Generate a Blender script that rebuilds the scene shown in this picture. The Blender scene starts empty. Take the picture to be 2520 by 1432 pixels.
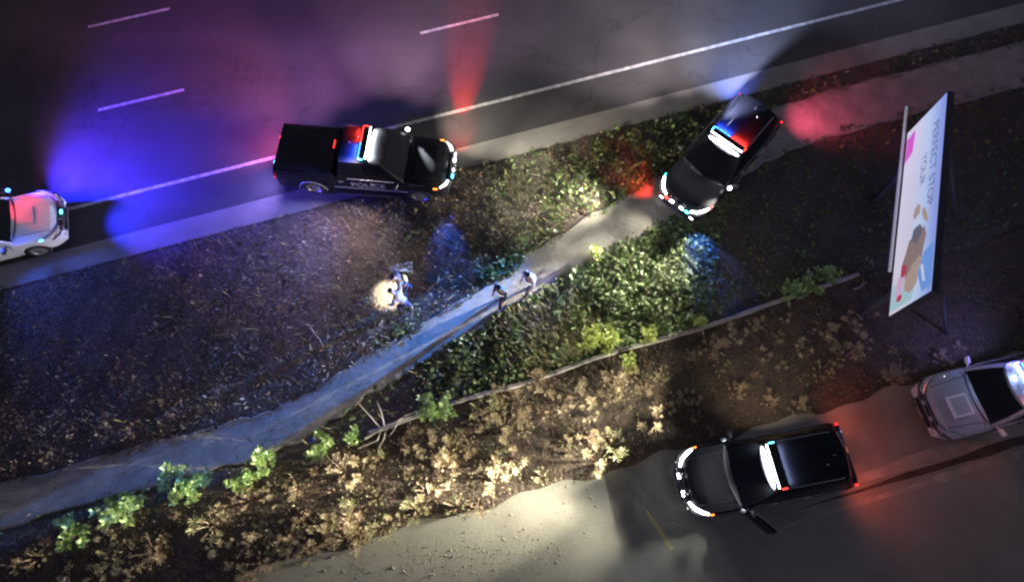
import bpy, bmesh, math, random
import numpy as np
from mathutils import Vector, Matrix
random.seed(7); rng = np.random.default_rng(11)
R = math.radians; PI = math.pi
S = bpy.context.scene; C = S.collection

# ------------------------------------------------------------------ camera
cam = bpy.data.cameras.new('camera'); camo = bpy.data.objects.new('camera', cam); C.objects.link(camo)
cam.sensor_width = 36; cam.lens = 24; cam.clip_start = .1; cam.clip_end = 2000
camo.location = (0, 0, 21.3); camo.rotation_euler = (R(20.4), 0, 0)
S.camera = camo
# ------------------------------------------------------------------ night sky, moon, exposure
W = bpy.data.worlds.new('World'); S.world = W; W.use_nodes = True
wn = W.node_tree; sky = wn.nodes.new('ShaderNodeTexSky'); sky.sky_type = 'NISHITA'; sky.sun_disc = False
sky.sun_elevation = R(2); sky.sun_rotation = R(200)
bg = wn.nodes['Background']; bg.inputs['Strength'].default_value = .125
hs = wn.nodes.new('ShaderNodeHueSaturation'); hs.inputs['Saturation'].default_value = .25; wn.links.new(sky.outputs['Color'], hs.inputs['Color'])
tint = wn.nodes.new('ShaderNodeMix'); tint.data_type = 'RGBA'; tint.blend_type = 'MULTIPLY'; tint.inputs['Factor'].default_value = 1; tint.inputs['B'].default_value = (.74, .76, 1.22, 1)   # town glow on thin cloud
wn.links.new(hs.outputs['Color'], tint.inputs['A']); wn.links.new(tint.outputs['Result'], bg.inputs['Color'])
sl = bpy.data.lights.new('moon', 'SUN'); sl.energy = .012; sl.angle = R(.5); sl.color = (1, .95, .9)
slo = bpy.data.objects.new('moon', sl); C.objects.link(slo); slo.rotation_euler = (R(40), 0, R(160)); slo.location = (0, 0, 40)
vs = S.view_settings; vs.view_transform = 'Standard'; vs.look = 'None'; vs.gamma = 1; vs.exposure = 0; vs.use_curve_mapping = False
S.render.engine = 'CYCLES'; S.cycles.use_denoising = True
S.cycles.filter_width = 2.3; S.cycles.max_bounces = 4; S.cycles.diffuse_bounces = 2; S.cycles.glossy_bounces = 3; S.cycles.sample_clamp_indirect = 4

# ------------------------------------------------------------------ materials
M = {}
def mat(name, col=(.5, .5, .5), rough=.6, metal=0, noise=None, bump=None, coat=0, emit=None, spec=None, island=None, transl=0):
    """noise=(scale, colour2[, detail]) mottles the colour; bump=(scale,strength); island=(colour2) varies each leaf"""
    m = bpy.data.materials.new(name); m.use_nodes = True; nt = m.node_tree; b = nt.nodes['Principled BSDF']
    b.inputs['Base Color'].default_value = (*col, 1); b.inputs['Roughness'].default_value = rough
    b.inputs['Metallic'].default_value = metal; b.inputs['Coat Weight'].default_value = coat
    b.inputs['Coat Roughness'].default_value = .04
    if spec is not None: b.inputs['Specular IOR Level'].default_value = spec
    L = nt.links.new
    tc = nt.nodes.new('ShaderNodeTexCoord')
    cout = None
    if noise:
        n = nt.nodes.new('ShaderNodeTexNoise'); n.inputs['Scale'].default_value = noise[0]; n.inputs['Detail'].default_value = noise[2] if len(noise) > 2 else 6
        n.inputs['Roughness'].default_value = .65
        L(tc.outputs['Object'], n.inputs['Vector'])
        r = nt.nodes.new('ShaderNodeValToRGB'); r.color_ramp.elements[0].position = .34; r.color_ramp.elements[1].position = .66
        r.color_ramp.elements[0].color = (*col, 1); r.color_ramp.elements[1].color = (*noise[1], 1)
        L(n.outputs['Fac'], r.inputs['Fac']); cout = r.outputs['Color']
    if island:
        g = nt.nodes.new('ShaderNodeNewGeometry'); mx = nt.nodes.new('ShaderNodeMix'); mx.data_type = 'RGBA'
        L(g.outputs['Random Per Island'], mx.inputs['Factor'])
        mx.inputs['A'].default_value = (*col, 1); mx.inputs['B'].default_value = (*island, 1)
        if cout: L(cout, mx.inputs['A'])
        cout = mx.outputs['Result']
    if cout: L(cout, b.inputs['Base Color'])
    if bump:
        n2 = nt.nodes.new('ShaderNodeTexNoise'); n2.inputs['Scale'].default_value = bump[0]; n2.inputs['Detail'].default_value = 8
        L(tc.outputs['Object'], n2.inputs['Vector'])
        bp = nt.nodes.new('ShaderNodeBump'); bp.inputs['Strength'].default_value = bump[1]; bp.inputs['Distance'].default_value = .05
        L(n2.outputs['Fac'], bp.inputs['Height']); L(bp.outputs['Normal'], b.inputs['Normal'])
    if emit:
        b.inputs['Emission Color'].default_value = (*emit[0], 1); b.inputs['Emission Strength'].default_value = emit[1]
    if transl:
        o = nt.nodes['Material Output']; t = nt.nodes.new('ShaderNodeBsdfTranslucent'); ms = nt.nodes.new('ShaderNodeMixShader')
        if cout: L(cout, t.inputs['Color'])
        else: t.inputs['Color'].default_value = (*col, 1)
        ms.inputs['Fac'].default_value = transl; L(b.outputs[0], ms.inputs[1]); L(t.outputs[0], ms.inputs[2]); L(ms.outputs[0], o.inputs['Surface'])
    M[name] = m; return m
mat('soil', (.070, .058, .050), .95, noise=(1.3, (.105, .085, .070)), bump=(6, .6))
mat('mulch', (.05, .037, .028), .95, noise=(2.2, (.11, .08, .05)), bump=(9, .8))
mat('asphalt', (.060, .058, .058), .8, noise=(.35, (.083, .080, .078), 9), bump=(60, .15))
m = M['asphalt']; nt = m.node_tree; b_ = nt.nodes['Principled BSDF']; src = b_.inputs['Base Color'].links[0].from_socket
tc_ = nt.nodes.new('ShaderNodeTexCoord'); nz = nt.nodes.new('ShaderNodeTexNoise'); nz.inputs['Scale'].default_value = 1.2; nt.links.new(tc_.outputs['Object'], nz.inputs['Vector'])
mv = nt.nodes.new('ShaderNodeVectorMath'); mv.operation = 'MULTIPLY_ADD'; nt.links.new(nz.outputs['Color'], mv.inputs[0]); mv.inputs[1].default_value = (1.4, 1.4, 1.4); nt.links.new(tc_.outputs['Object'], mv.inputs[2])
vo = nt.nodes.new('ShaderNodeTexVoronoi'); vo.feature = 'DISTANCE_TO_EDGE'; vo.inputs['Scale'].default_value = .22; nt.links.new(mv.outputs[0], vo.inputs['Vector'])
cr = nt.nodes.new('ShaderNodeMapRange'); cr.inputs['From Min'].default_value = .0; cr.inputs['From Max'].default_value = .012; cr.inputs['To Min'].default_value = .72; nt.links.new(vo.outputs['Distance'], cr.inputs[0])
st_ = nt.nodes.new('ShaderNodeTexNoise'); st_.inputs['Scale'].default_value = .16; st_.inputs['Detail'].default_value = 3; mp_ = nt.nodes.new('ShaderNodeMapping'); mp_.inputs['Rotation'].default_value = (0, 0, R(-16.7)); mp_.inputs['Scale'].default_value = (.25, 2.4, 1); nt.links.new(tc_.outputs['Object'], mp_.inputs[0]); nt.links.new(mp_.outputs[0], st_.inputs['Vector'])
sr = nt.nodes.new('ShaderNodeMapRange'); sr.inputs['From Min'].default_value = .35; sr.inputs['From Max'].default_value = .65; sr.inputs['To Min'].default_value = .78; sr.inputs['To Max'].default_value = 1.12; nt.links.new(st_.outputs['Fac'], sr.inputs[0])
mm = nt.nodes.new('ShaderNodeMath'); mm.operation = 'MULTIPLY'; nt.links.new(cr.outputs[0], mm.inputs[0]); nt.links.new(sr.outputs[0], mm.inputs[1])
vm = nt.nodes.new('ShaderNodeVectorMath'); vm.operation = 'SCALE'; nt.links.new(src, vm.inputs[0]); nt.links.new(mm.outputs[0], vm.inputs['Scale']); nt.links.new(vm.outputs[0], b_.inputs['Base Color'])
mat('gutter', (.20, .19, .17), .85, noise=(.8, (.28, .26, .23)), bump=(40, .2))
mat('path', (.235, .22, .185), .9, noise=(1.5, (.37, .35, .295), 10), bump=(30, .2))
mat('lot', (.24, .228, .175), .92, noise=(.7, (.30, .29, .225), 9), bump=(14, .12))
mat('track', (.46, .40, .30), .9, noise=(1.4, (.27, .24, .18)), bump=(20, .3))
mat('kerbstone', (.26, .24, .21), .9, noise=(3, (.36, .33, .29)), bump=(25, .4))
mat('roadpaint', (.70, .70, .68), .6, noise=(5, (.30, .30, .29), 10))
mat('yellowpaint', (.62, .52, .16), .7, noise=(6, (.42, .38, .20)))
mat('pebble', (.10, .09, .075), .9, island=(.24, .21, .16))
mat('leaf_green', (.070, .125, .03), .6, island=(.155, .205, .065), transl=.25)
mat('leaf_dull', (.065, .075, .04), .6, island=(.12, .12, .065), transl=.2)
mat('leaf_brown', (.13, .088, .058), .7, island=(.24, .155, .095), transl=.15)
mat('leaf_grey', (.095, .085, .078), .7, island=(.20, .175, .16), transl=.15)
mat('straw', (.30, .25, .12), .7, island=(.20, .21, .08), transl=.2)
mat('bush_green', (.20, .34, .10), .5, island=(.38, .48, .17), transl=.25)
mat('bush_lime', (.36, .46, .10), .5, island=(.50, .55, .16), transl=.25)
mat('dry_head', (.36, .29, .145), .7, island=(.72, .62, .38), transl=.2)
mat('dry_rust', (.30, .22, .12), .7, island=(.52, .42, .24), transl=.2)
mat('dry_stem', (.20, .14, .085), .8)
mat('dead_wood', (.42, .38, .32), .8, bump=(30, .3))
mat('black_paint', (.010, .010, .012), .35, coat=.25, spec=.06, noise=(3, (.014, .014, .016)))
mat('white_paint', (.62, .63, .66), .35, coat=.6, noise=(3, (.68, .68, .70)))
mat('silver_paint', (.30, .31, .35), .35, coat=.5, noise=(3, (.34, .35, .39)))
mat('glass', (.006, .007, .008), .06, spec=.35)
mat('rubber', (.018, .018, .018), .85, bump=(40, .3))
mat('alloy', (.42, .42, .44), .35, metal=.8)
mat('chrome', (.75, .75, .77), .15, metal=1)
mat('dark_plastic', (.015, .015, .016), .5)
mat('tonneau', (.010, .010, .011), .55)
mat('door_grey', (.34, .34, .37), .4)
mat('steel', (.05, .05, .055), .7, metal=.2)
mat('rail_glow_white', (.72, .70, .72), .5, emit=((.8, .75, .8), .12))  # faint emission stands in for light falling on the rail
mat('lamp_off', (.30, .30, .32), .15, spec=.8)
mat('lens_red_off', (.18, .01, .012), .15)
mat('e_white', (.8, .8, .8), .3, emit=((.95, .97, 1), 14))
mat('e_white_soft', (.8, .8, .8), .3, emit=((.95, .97, 1), 2.2))
mat('e_red', (.6, .02, .02), .3, emit=((1, .04, .03), 7))
mat('e_tail', (.6, .02, .02), .3, emit=((1, .03, .03), 3))
mat('e_blue', (.02, .05, .6), .3, emit=((.04, .22, 1), 9))
mat('e_cyan', (.02, .3, .6), .3, emit=((.10, .75, 1), 7))
mat('e_amber', (.6, .25, .02), .3, emit=((1, .22, .03), 5))
mat('skin', (.46, .29, .21), .55)
mat('hair', (.02, .017, .015), .7)
mat('cloth_navy', (.018, .022, .075), .85); mat('cloth_slate', (.05, .065, .085), .85)
mat('cloth_white', (.45, .46, .50), .85); mat('cloth_lavender', (.27, .265, .34), .85); mat('cloth_khaki', (.40, .36, .28), .85)
mat('cloth_yellow', (.75, .62, .12), .8); mat('reflective_glow', (.85, .87, .9), .4, emit=((.9, .95, 1), .5))  # stripes glow a little, standing in for light thrown back
mat('boot', (.55, .53, .46), .6); mat('boot_dark', (.02, .02, .02), .6)
mat('tarp', (.35, .58, .85), .5, noise=(6, (.5, .68, .9)))
mat('bag_blue', (.05, .09, .55), .5); mat('litter_white', (.8, .8, .8), .6)

# ------------------------------------------------------------------ helpers
def link(name, me, parent=None, m=None):
    o = bpy.data.objects.new(name, me); C.objects.link(o)
    if parent: o.parent = parent
    if m is not None:
        ks = m if isinstance(m, (list, tuple)) else [m]
        idx = np.zeros(len(me.polygons), dtype=np.int32); me.polygons.foreach_get('material_index', idx)
        me.materials.clear()
        for k in ks: me.materials.append(M[k])
        if len(ks) > 1: me.polygons.foreach_set('material_index', idx)
    return o
def tag(o, label, cat, group=None):
    o['label'] = label; o['category'] = cat
    if group: o['group'] = group
    return o
def kind(o, k): o['kind'] = k; return o
def empty(name, loc=(0, 0, 0), rz=0):
    o = bpy.data.objects.new(name, None); C.objects.link(o); o.location = loc; o.rotation_euler = (0, 0, rz); o.empty_display_size = .2
    return o
class MB:
    def __init__(s): s.v = []; s.f = []; s.m = []
    def add(s, vs, fs, mi=0):
        k = len(s.v); s.v += [tuple(p) for p in vs]; s.f += [tuple(i + k for i in f) for f in fs]; s.m += [mi] * len(fs); return s
    def box(s, c, d, rz=0, mi=0, ch=0, ry=0):
        x, y, z = (d[0] / 2, d[1] / 2, d[2] / 2); ca, sa = math.cos(rz), math.sin(rz); cb, sb = math.cos(ry), math.sin(ry)
        def T(px, py, pz):
            px, pz = px * cb + pz * sb, -px * sb + pz * cb
            return (c[0] + px * ca - py * sa, c[1] + px * sa + py * ca, c[2] + pz)
        if ch <= 0:
            P = [T(i * x, j * y, k * z) for k in (-1, 1) for i, j in ((-1, -1), (1, -1), (1, 1), (-1, 1))]
            s.add(P, [(3, 2, 1, 0), (4, 5, 6, 7), (0, 1, 5, 4), (1, 2, 6, 5), (2, 3, 7, 6), (3, 0, 4, 7)], mi)
        else:
            ring = lambda e, zz: [T(*p, zz) for p in ((-x + ch + e, -y + e), (x - ch - e, -y + e), (x - e, -y + ch + e), (x - e, y - ch - e), (x - ch - e, y - e), (-x + ch + e, y - e), (-x + e, y - ch - e), (-x + e, -y + ch + e))]
            P = ring(ch * .7, -z) + ring(0, -z + ch) + ring(0, z - ch) + ring(ch * .7, z)
            F = [tuple(range(7, -1, -1)), tuple(range(24, 32))]
            for l in range(3):
                for i in range(8): F.append((l * 8 + i, l * 8 + (i + 1) % 8, l * 8 + 8 + (i + 1) % 8, l * 8 + 8 + i))
            s.add(P, F, mi)
        return s
    def tube(s, pts, r, n=8, mi=0, cap=True):
        pts = [Vector(p) for p in pts]; rr = r if isinstance(r, (list, tuple)) else [r] * len(pts); P = []; F = []
        for i, p in enumerate(pts):
            d = (pts[min(i + 1, len(pts) - 1)] - pts[max(i - 1, 0)]).normalized()
            a = d.cross(Vector((0, 0, 1)))
            if a.length < 1e-3: a = d.cross(Vector((1, 0, 0)))
            a.normalize(); b = d.cross(a)
            for k in range(n):
                t = 2 * PI * k / n; P.append(p + a * math.cos(t) * rr[i] + b * math.sin(t) * rr[i])
        for i in range(len(pts) - 1):
            for k in range(n): F.append((i * n + k, i * n + (k + 1) % n, (i + 1) * n + (k + 1) % n, (i + 1) * n + k))
        if cap: F.append(tuple(range(n))); F.append(tuple((len(pts) - 1) * n + k for k in range(n - 1, -1, -1)))
        return s.add(P, F, mi)
    def lathe_y(s, c, prof, n=24, mi=0):      # profile (radius, y) turned about the y axis through c
        P = []; F = []
        for r, y in prof:
            for k in range(n): t = 2 * PI * k / n; P.append((c[0] + r * math.cos(t), c[1] + y, c[2] + r * math.sin(t)))
        for i in range(len(prof) - 1):
            for k in range(n): F.append((i * n + k, (i + 1) * n + k, (i + 1) * n + (k + 1) % n, i * n + (k + 1) % n))
        return s.add(P, F, mi)
    def grid(s, fn, nu, nv, mi=0):
        P = [fn(i / nu, j / nv) for i in range(nu + 1) for j in range(nv + 1)]
        F = [(i * (nv + 1) + j, (i + 1) * (nv + 1) + j, (i + 1) * (nv + 1) + j + 1, i * (nv + 1) + j + 1) for i in range(nu) for j in range(nv)]
        return s.add(P, F, mi)
    def mesh(s, name, smooth=40):
        me = bpy.data.meshes.new(name); me.from_pydata(s.v, [], s.f); me.update()
        for p, k in zip(me.polygons, s.m): p.material_index = k
        bm = bmesh.new(); bm.from_mesh(me); bmesh.ops.recalc_face_normals(bm, faces=bm.faces); bm.to_mesh(me); bm.free()
        if smooth:
            me.polygons.foreach_set('use_smooth', [True] * len(me.polygons)); me.set_sharp_from_angle(angle=R(smooth))
        return me
    def build(s, name, m, parent=None, smooth=40): return link(name, s.mesh(name, smooth), parent, m)
def lamp(name, parent, loc, target, col, watts, deg, blend=.5, rad=.03):
    """a spot lamp on a parent; several are unseen, added above the light bars; target in world coordinates"""
    l = bpy.data.lights.new(name, 'SPOT'); l.energy = watts; l.color = col; l.spot_size = R(deg); l.spot_blend = blend; l.shadow_soft_size = rad
    o = bpy.data.objects.new(name, l); C.objects.link(o); o.parent = parent; o.location = loc
    mw = Matrix.Translation(parent.location) @ Matrix.Rotation(parent.rotation_euler.z, 4, 'Z')
    t = mw.inverted() @ Vector(target); o.rotation_euler = (t - Vector(loc)).to_track_quat('-Z', 'Y').to_euler(); return o
def fan(name, parent, loc, targets, col, watts, deg):
    for t in targets: lamp(name, parent, loc, t, col, watts, deg, 1, .11)
def area(name, parent, loc, direction, col, watts, sy, sx, spread=85):
    l = bpy.data.lights.new(name, 'AREA'); l.shape = 'RECTANGLE'; l.size = sx; l.size_y = sy; l.energy = watts; l.color = col; l.spread = R(spread)
    o = bpy.data.objects.new(name, l); C.objects.link(o); o.parent = parent; o.location = loc
    o.rotation_euler = Vector(direction).to_track_quat('-Z', 'Y').to_euler(); return o

# ------------------------------------------------------------------ setting
RA = R(16.7); RD = Vector((math.cos(RA), math.sin(RA), 0)); RN = Vector((-RD.y, RD.x, 0)); RO = Vector((0, 15.6, 0))
def rp(s, t, z=0): p = RO + RD * s + RN * t; return (p.x, p.y, z)
def strip(name, s0, s1, t0, t1, z, m, n=1):
    b = MB()
    for i in range(n):
        a = s0 + (s1 - s0) * i / n; c = s0 + (s1 - s0) * (i + 1) / n
        b.add([rp(a, t0, z), rp(c, t0, z), rp(c, t1, z), rp(a, t1, z)], [(0, 1, 2, 3)])
    return kind(b.build(name, m, smooth=0), 'structure')
def hn(x, y, sc=1.0, seed=0):   # cheap smooth noise in metres
    x = x * sc; y = y * sc
    return .5 + .25 * (np.sin(1.3 * x + .7 * y + seed) * np.cos(.9 * y - .4 * x + 2 * seed) + np.sin(2.9 * x - 1.7 * y + 3 * seed) * .6 + np.cos(5.1 * x + 4.3 * y + seed) * .4)
KERB = [(-30, -4.6), (-16, -.45), (-12.9, .4), (-7.6, 2.15), (-4.15, 3.31), (-1.79, 4.19), (.52, 4.84), (3.14, 5.77), (6.1, 6.59), (8.88, 7.58), (11.6, 8.5), (15.6, 9.4), (17.6, 10.3), (30, 14)]
KSHOW = [(-4.4, 3.22)] + KERB[4:11]
PATH = [(-40, -6.2), (-28, -2.7), (-21, -.65), (-17, .55), (-15.2, 1.1), (-11.4, 2.2), (-8.6, 2.95), (-7, 3.5), (-5.8, 4.2), (-4.7, 5.0), (-3, 6.05), (-.35, 7.75), (1.7, 9.2), (4, 10.55), (6.2, 11.9), (8, 13.2), (10, 14.3), (14, 15.6), (20, 17.3), (40, 23)]
PW = [.62, .62, .62, .62, .62, .62, .62, .60, .58, .56, .54, .60, .70, .78, .80, .85, .88, .88, .88, .88]
def smooth_line(pts, w, n=6):
    out = []; ww = []
    for i in range(len(pts) - 1):
        p0 = pts[max(i - 1, 0)]; p1 = pts[i]; p2 = pts[i + 1]; p3 = pts[min(i + 2, len(pts) - 1)]
        for k in range(n):
            t = k / n
            out.append(tuple(.5 * (2 * p1[j] + (p2[j] - p0[j]) * t + (2 * p0[j] - 5 * p1[j] + 4 * p2[j] - p3[j]) * t * t + (3 * p1[j] - p0[j] - 3 * p2[j] + p3[j]) * t ** 3) for j in (0, 1)))
            ww.append(w[i] * (1 - t) + w[i + 1] * t)
    out.append(pts[-1]); ww.append(w[-1]); return out, ww
PL, PLW = smooth_line(PATH, PW)
PLA = np.array(PL); PLWA = np.array(PLW)
def path_dist(x, y):
    best = np.full(x.shape, 1e9); w = np.zeros(x.shape)
    for i in range(len(PL) - 1):
        a = PLA[i]; d = PLA[i + 1] - a; L2 = d @ d
        t = np.clip(((x - a[0]) * d[0] + (y - a[1]) * d[1]) / L2, 0, 1)
        q = np.hypot(x - a[0] - t * d[0], y - a[1] - t * d[1]); k = q < best
        best = np.where(k, q, best); w = np.where(k, PLWA[i], w)
    return best - w
def kerb_y(x): return np.interp(x, [p[0] for p in KERB], [p[1] for p in KERB])
def lot_y(x): return 1.42 + .272 * x + .10 * np.sin(1.7 * x) + .06 * np.sin(4.3 * x + 1)
def road_t(x, y): return -(x - 0) * RD.y + (y - 15.6) * RD.x

# the wide ground sheet, finely humped where the camera looks
b = MB()
Q = [(-400, -400), (400, -400), (400, 400), (-400, 400)]; q = [(-24, -6), (26, -6), (26, 26), (-24, 26)]
b.add([(*p, -.05) for p in Q + q], [(0, 1, 5, 4), (1, 2, 6, 5), (2, 3, 7, 6), (3, 0, 4, 7)])
def gz(u, v):
    x = -24 + 50 * u; y = -6 + 32 * v
    edge = min(u, 1 - u, v, 1 - v) < .001
    return (x, y, -.05 if edge else -.035 + .03 * (float(hn(np.float64(x), np.float64(y), 1.1)) - .5))
b.grid(gz, 150, 96); kind(b.build('ground', 'soil'), 'structure')
strip('road', -120, 120, -1.55, 22, 0, 'asphalt', 6)
strip('gutter', -120, 120, -2.42, -1.55, .004, 'gutter', 6)
strip('edge_line', -120, 120, -.07, .06, .004, 'roadpaint', 8)
for k in range(-2, 3):
    for s0, t0 in ((-2.55, 3.85), (-14.85, 7.85)): strip('lane_dash', s0 + 12.25 * k, s0 + 3.15 + 12.25 * k, t0 - .06, t0 + .06, .004, 'roadpaint')
strip('median', -120, 120, 11.9, 14.5, .006, 'soil')
# footpath
b = MB(); P = []
for i, (p, w) in enumerate(zip(PL, PLW)):
    a = Vector(PL[max(i - 1, 0)]); c = Vector(PL[min(i + 1, len(PL) - 1)]); d = (c - a).normalized(); n = Vector((-d.y, d.x))
    j = .05 * math.sin(i * 2.1) + .03 * math.sin(i * 5.3)
    for k, z in ((-1.08, -.05), (-1, .012), (-.3, .016), (.3, .016), (1, .012), (1.08, -.05)):
        P.append((p[0] + n.x * (w + j) * k, p[1] + n.y * (w + j) * k, z))
F = [(i * 6 + k, (i + 1) * 6 + k, (i + 1) * 6 + k + 1, i * 6 + k + 1) for i in range(len(PL) - 1) for k in range(5)]
b.add(P, F); kind(b.build('footpath', 'path'), 'structure')
# pale gravel lot with ragged edge
b = MB(); xs = np.linspace(-30, 40, 281); P = []
for x in xs: P += [(x, float(lot_y(x)), .002), (x, -14, .002)]
P = [(p[0], p[1], -.012) if i % 2 == 0 else p for i, p in enumerate(P)]
P2 = []
for i, x in enumerate(xs): P2 += [P[2 * i], (x, float(lot_y(x)) - .25, .004), (x, -14, .004)]
b.add(P2, [(3 * i, 3 * i + 1, 3 * i + 4, 3 * i + 3) for i in range(280)] + [(3 * i + 1, 3 * i + 2, 3 * i + 5, 3 * i + 4) for i in range(280)])
kind(b.build('gravel_lot', 'lot'), 'structure')
def line_strip(name, p0, p1, w, z, m, wob=.03, n=30):
    b = MB(); d = (Vector(p1) - Vector(p0)); L = d.length; d.normalize(); nn = Vector((-d.y, d.x)); P = []
    for i in range(n + 1):
        c = Vector(p0) + d * L * i / n; tp = min(1, .05 + i / 7); a = tp * wob * (math.sin(i * 1.9) + .6 * math.sin(i * 4.7 + 1)); e = tp * wob * math.sin(i * 2.7 + 2)
        P += [(*(c + nn * (tp * w / 2 + a)), z), (*(c - nn * (tp * w / 2 + e)), z)]
    b.add(P, [(2 * i, 2 * i + 1, 2 * i + 3, 2 * i + 2) for i in range(n)]); return kind(b.build(name, m, smooth=0), 'structure')
line_strip('wheel_track', (5.6, .52), (34, 8.5), .36, .008, 'track')
line_strip('wheel_track', (6.6, .12), (34, 7.8), .20, .008, 'track')
line_strip('wheel_rut', (8.6, 1.02), (34, 8.15), .26, .008, 'mulch')
line_strip('parking_line', (3.92, 1.1), (4.68, -.12), .12, .008, 'yellowpaint', .012, 24)
# planted strip soil between kerb and lot
b = MB(); P = []
for x in xs:
    k = float(kerb_y(x)); l = float(lot_y(x)) - .1
    for t in np.linspace(0, 1, 9): P.append((x, l + (k - l) * t, -.004 + .03 * math.sin(t * PI) + .03 * (float(hn(x, l + (k - l) * t, 2.0, 3)) - .5) * math.sin(t * PI)))
b.add(P, [(9 * i + j, 9 * i + 9 + j, 9 * i + 10 + j, 9 * i + 1 + j) for i in range(280) for j in range(8)])
kind(b.build('planting_bed', 'mulch'), 'structure')
# low kerb edging of the bed
b = MB(); KL, _ = smooth_line(KSHOW, [1] * len(KSHOW), 5); P = []
for i, p in enumerate(KL):
    a = Vector(KL[max(i - 1, 0)]); c = Vector(KL[min(i + 1, len(KL) - 1)]); d = (c - a).normalized(); n = Vector((-d.y, d.x)); w = .065 + .012 * math.sin(i * 2.3)
    for k, z in ((-1, -.03), (-1, .10), (-.7, .13), (.7, .13), (1, .10), (1, -.03)): P.append((p[0] + n.x * w * k, p[1] + n.y * w * k, z))
b.add(P, [(i * 6 + k, (i + 1) * 6 + k, (i + 1) * 6 + k + 1, i * 6 + k + 1) for i in range(len(KL) - 1) for k in range(5)])
kind(b.build('bed_kerb', 'kerbstone'), 'structure')

# ------------------------------------------------------------------ vehicles
def body_loft(parent, spec, paint):
    """lower body: sections across the car at stations along x, wheel arches cut into the sill line"""
    Lf, Lr, hw = spec['front'], spec['rear'], spec['hw']; xf, xr = spec['wf'], spec['wr']; Ra = spec['arch']; zw = spec['zw']
    xs = sorted(set([round(v, 3) for v in list(np.linspace(Lr, Lf, 26)) + [xf + Ra * math.cos(t) for t in np.linspace(0, PI, 11)] + [xr + Ra * math.cos(t) for t in np.linspace(0, PI, 11)] + [Lr + .04, Lr + .12, Lf - .04, Lf - .1, Lf - .2] + spec.get('extra', [])]))
    P = []; n = None
    for x in xs:
        e = 1.0; df = Lf - x; dr = x - Lr
        w = hw
        if df < .75: w = hw * (1 - .22 * ((.75 - df) / .75) ** 2.4)
        if dr < spec['rtaper']: w = hw * (1 - spec['rround'] * ((spec['rtaper'] - dr) / spec['rtaper']) ** 2.5)
        zs = spec['sill'] + (.06 * max(0, .5 - df) / .5) + (.08 * max(0, .4 - dr) / .4)
        for c in (xf, xr):
            if abs(x - c) < Ra: zs = max(zs, zw + math.sqrt(max(0, Ra * Ra - (x - c) ** 2)))
        belt = float(np.interp(x, *spec['belt'])); top = float(np.interp(x, *spec['top']))
        half = []
        for f in (0, .12, .3, .55, .8, .93, 1):
            z = zs + f * (belt - zs); g = -.09 * max(0, (.55 - z) / .3) ** 1.6 - .075 * min(1, max(0, (z - .8) / max(.12, belt - .8))) ** 2.2
            half.append((w + g, z))
        half += [(w - .15, belt + .02), (w * .72, .35 * belt + .65 * top + .008 * 0), (w * .4, top - .006), (0, top)]
        ring = [(x, -y, z) for y, z in half] + [(x, y, z) for y, z in half[-2::-1]]
        n = len(ring); P += ring
    F = [(i * n + k, (i + 1) * n + k, (i + 1) * n + k + 1, i * n + k + 1) for i in range(len(xs) - 1) for k in range(n - 1)]
    F += [tuple(range(n)), tuple((len(xs) - 1) * n + k for k in range(n - 1, -1, -1))]
    return MB().add(P, F).build('body', paint, parent, 32)
def cabin_fn(c):
    """point on the glasshouse: side in f,b,l,r ; s across 0..1 ; t up 0..1"""
    def fn(side, s, t, off=0):
        zb, zt = c['zb'], c['zt']; z = zb + (zt - zb) * t
        wy = c['wb'] + (c['wt'] - c['wb']) * t + .03 * math.sin(PI * t); xf = c['fb'] + (c['ft'] - c['fb']) * t; xr = c['rb'] + (c['rt'] - c['rb']) * t
        if side == 'f':
            y = wy * (1 - 2 * s); x = xf - c.get('curve', .16) * (abs(2 * s - 1) ** 2.2); return (x + off * .8, y, z + off * .6)
        if side == 'b':
            y = wy * (1 - 2 * s); x = xr + .10 * (abs(2 * s - 1) ** 2.2); return (x - off, y, z + off * .3)
        sg = 1 if side == 'l' else -1
        xa = xf - c.get('curve', .16); xb = xr + .10
        return (xa + (xb - xa) * s, sg * (wy + off), z + off * .3)
    return fn
def wheel(parent, x, y, r, sgn):
    w = .125
    t = MB().lathe_y((x, y, r), [(r * .66, -w), (r * .93, -w), (r, -w * .75), (r, w * .75), (r * .93, w), (r * .66, w), (r * .66, -w)], 28).build('wheel', 'rubber', parent)
    rim = MB().lathe_y((x, y, r), [(.0, sgn * w * .55), (r * .16, sgn * w * .62), (r * .2, sgn * w * .5), (r * .62, sgn * w * .7), (r * .665, sgn * w * .98), (r * .665, -sgn * w * .5)], 28)
    for k in range(5):
        a = 2 * PI * k / 5 + .3
        rim.box((x + math.cos(a) * r * .38, y + sgn * w * .72, r + math.sin(a) * r * .38), (r * .5, .03, r * .12), ry=-a)
    rim.build('rim', 'alloy', t)
def mirror(parent, x, y, z, sg, m):
    MB().tube([(x + .03, y, z), (x, y + sg * .1, z + .03)], .025, 6).box((x - .02, y + sg * .2, z + .06), (.11, .22, .16), rz=sg * .25, ch=.03).build('side_mirror', m, parent)
def push_bumper(parent, x, z0, lit):
    b = MB()
    for y in (-.28, .28): b.tube([(x - .12, y, z0 - .2), (x + .04, y, z0 - .1), (x + .06, y, z0 + .28), (x - .02, y, z0 + .42)], .035, 8)
    b.box((x + .06, 0, z0 + .22), (.05, 1.0, .10), ch=.015).box((x + .06, 0, z0 - .02), (.05, .95, .09), ch=.015)
    for sg in (-1, 1): b.tube([(x + .05, sg * .48, z0 + .24), (x - .06, sg * .78, z0 + .26), (x - .30, sg * .93, z0 + .24)], .03, 8)
    p = b.build('push_bumper', 'steel', parent)
    for y, m in lit:
        MB().box((x + .06, y, z0 + .32), (.07, .15, .05), ch=.012).build('bumper_lamp', m, p)
    return p
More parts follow.
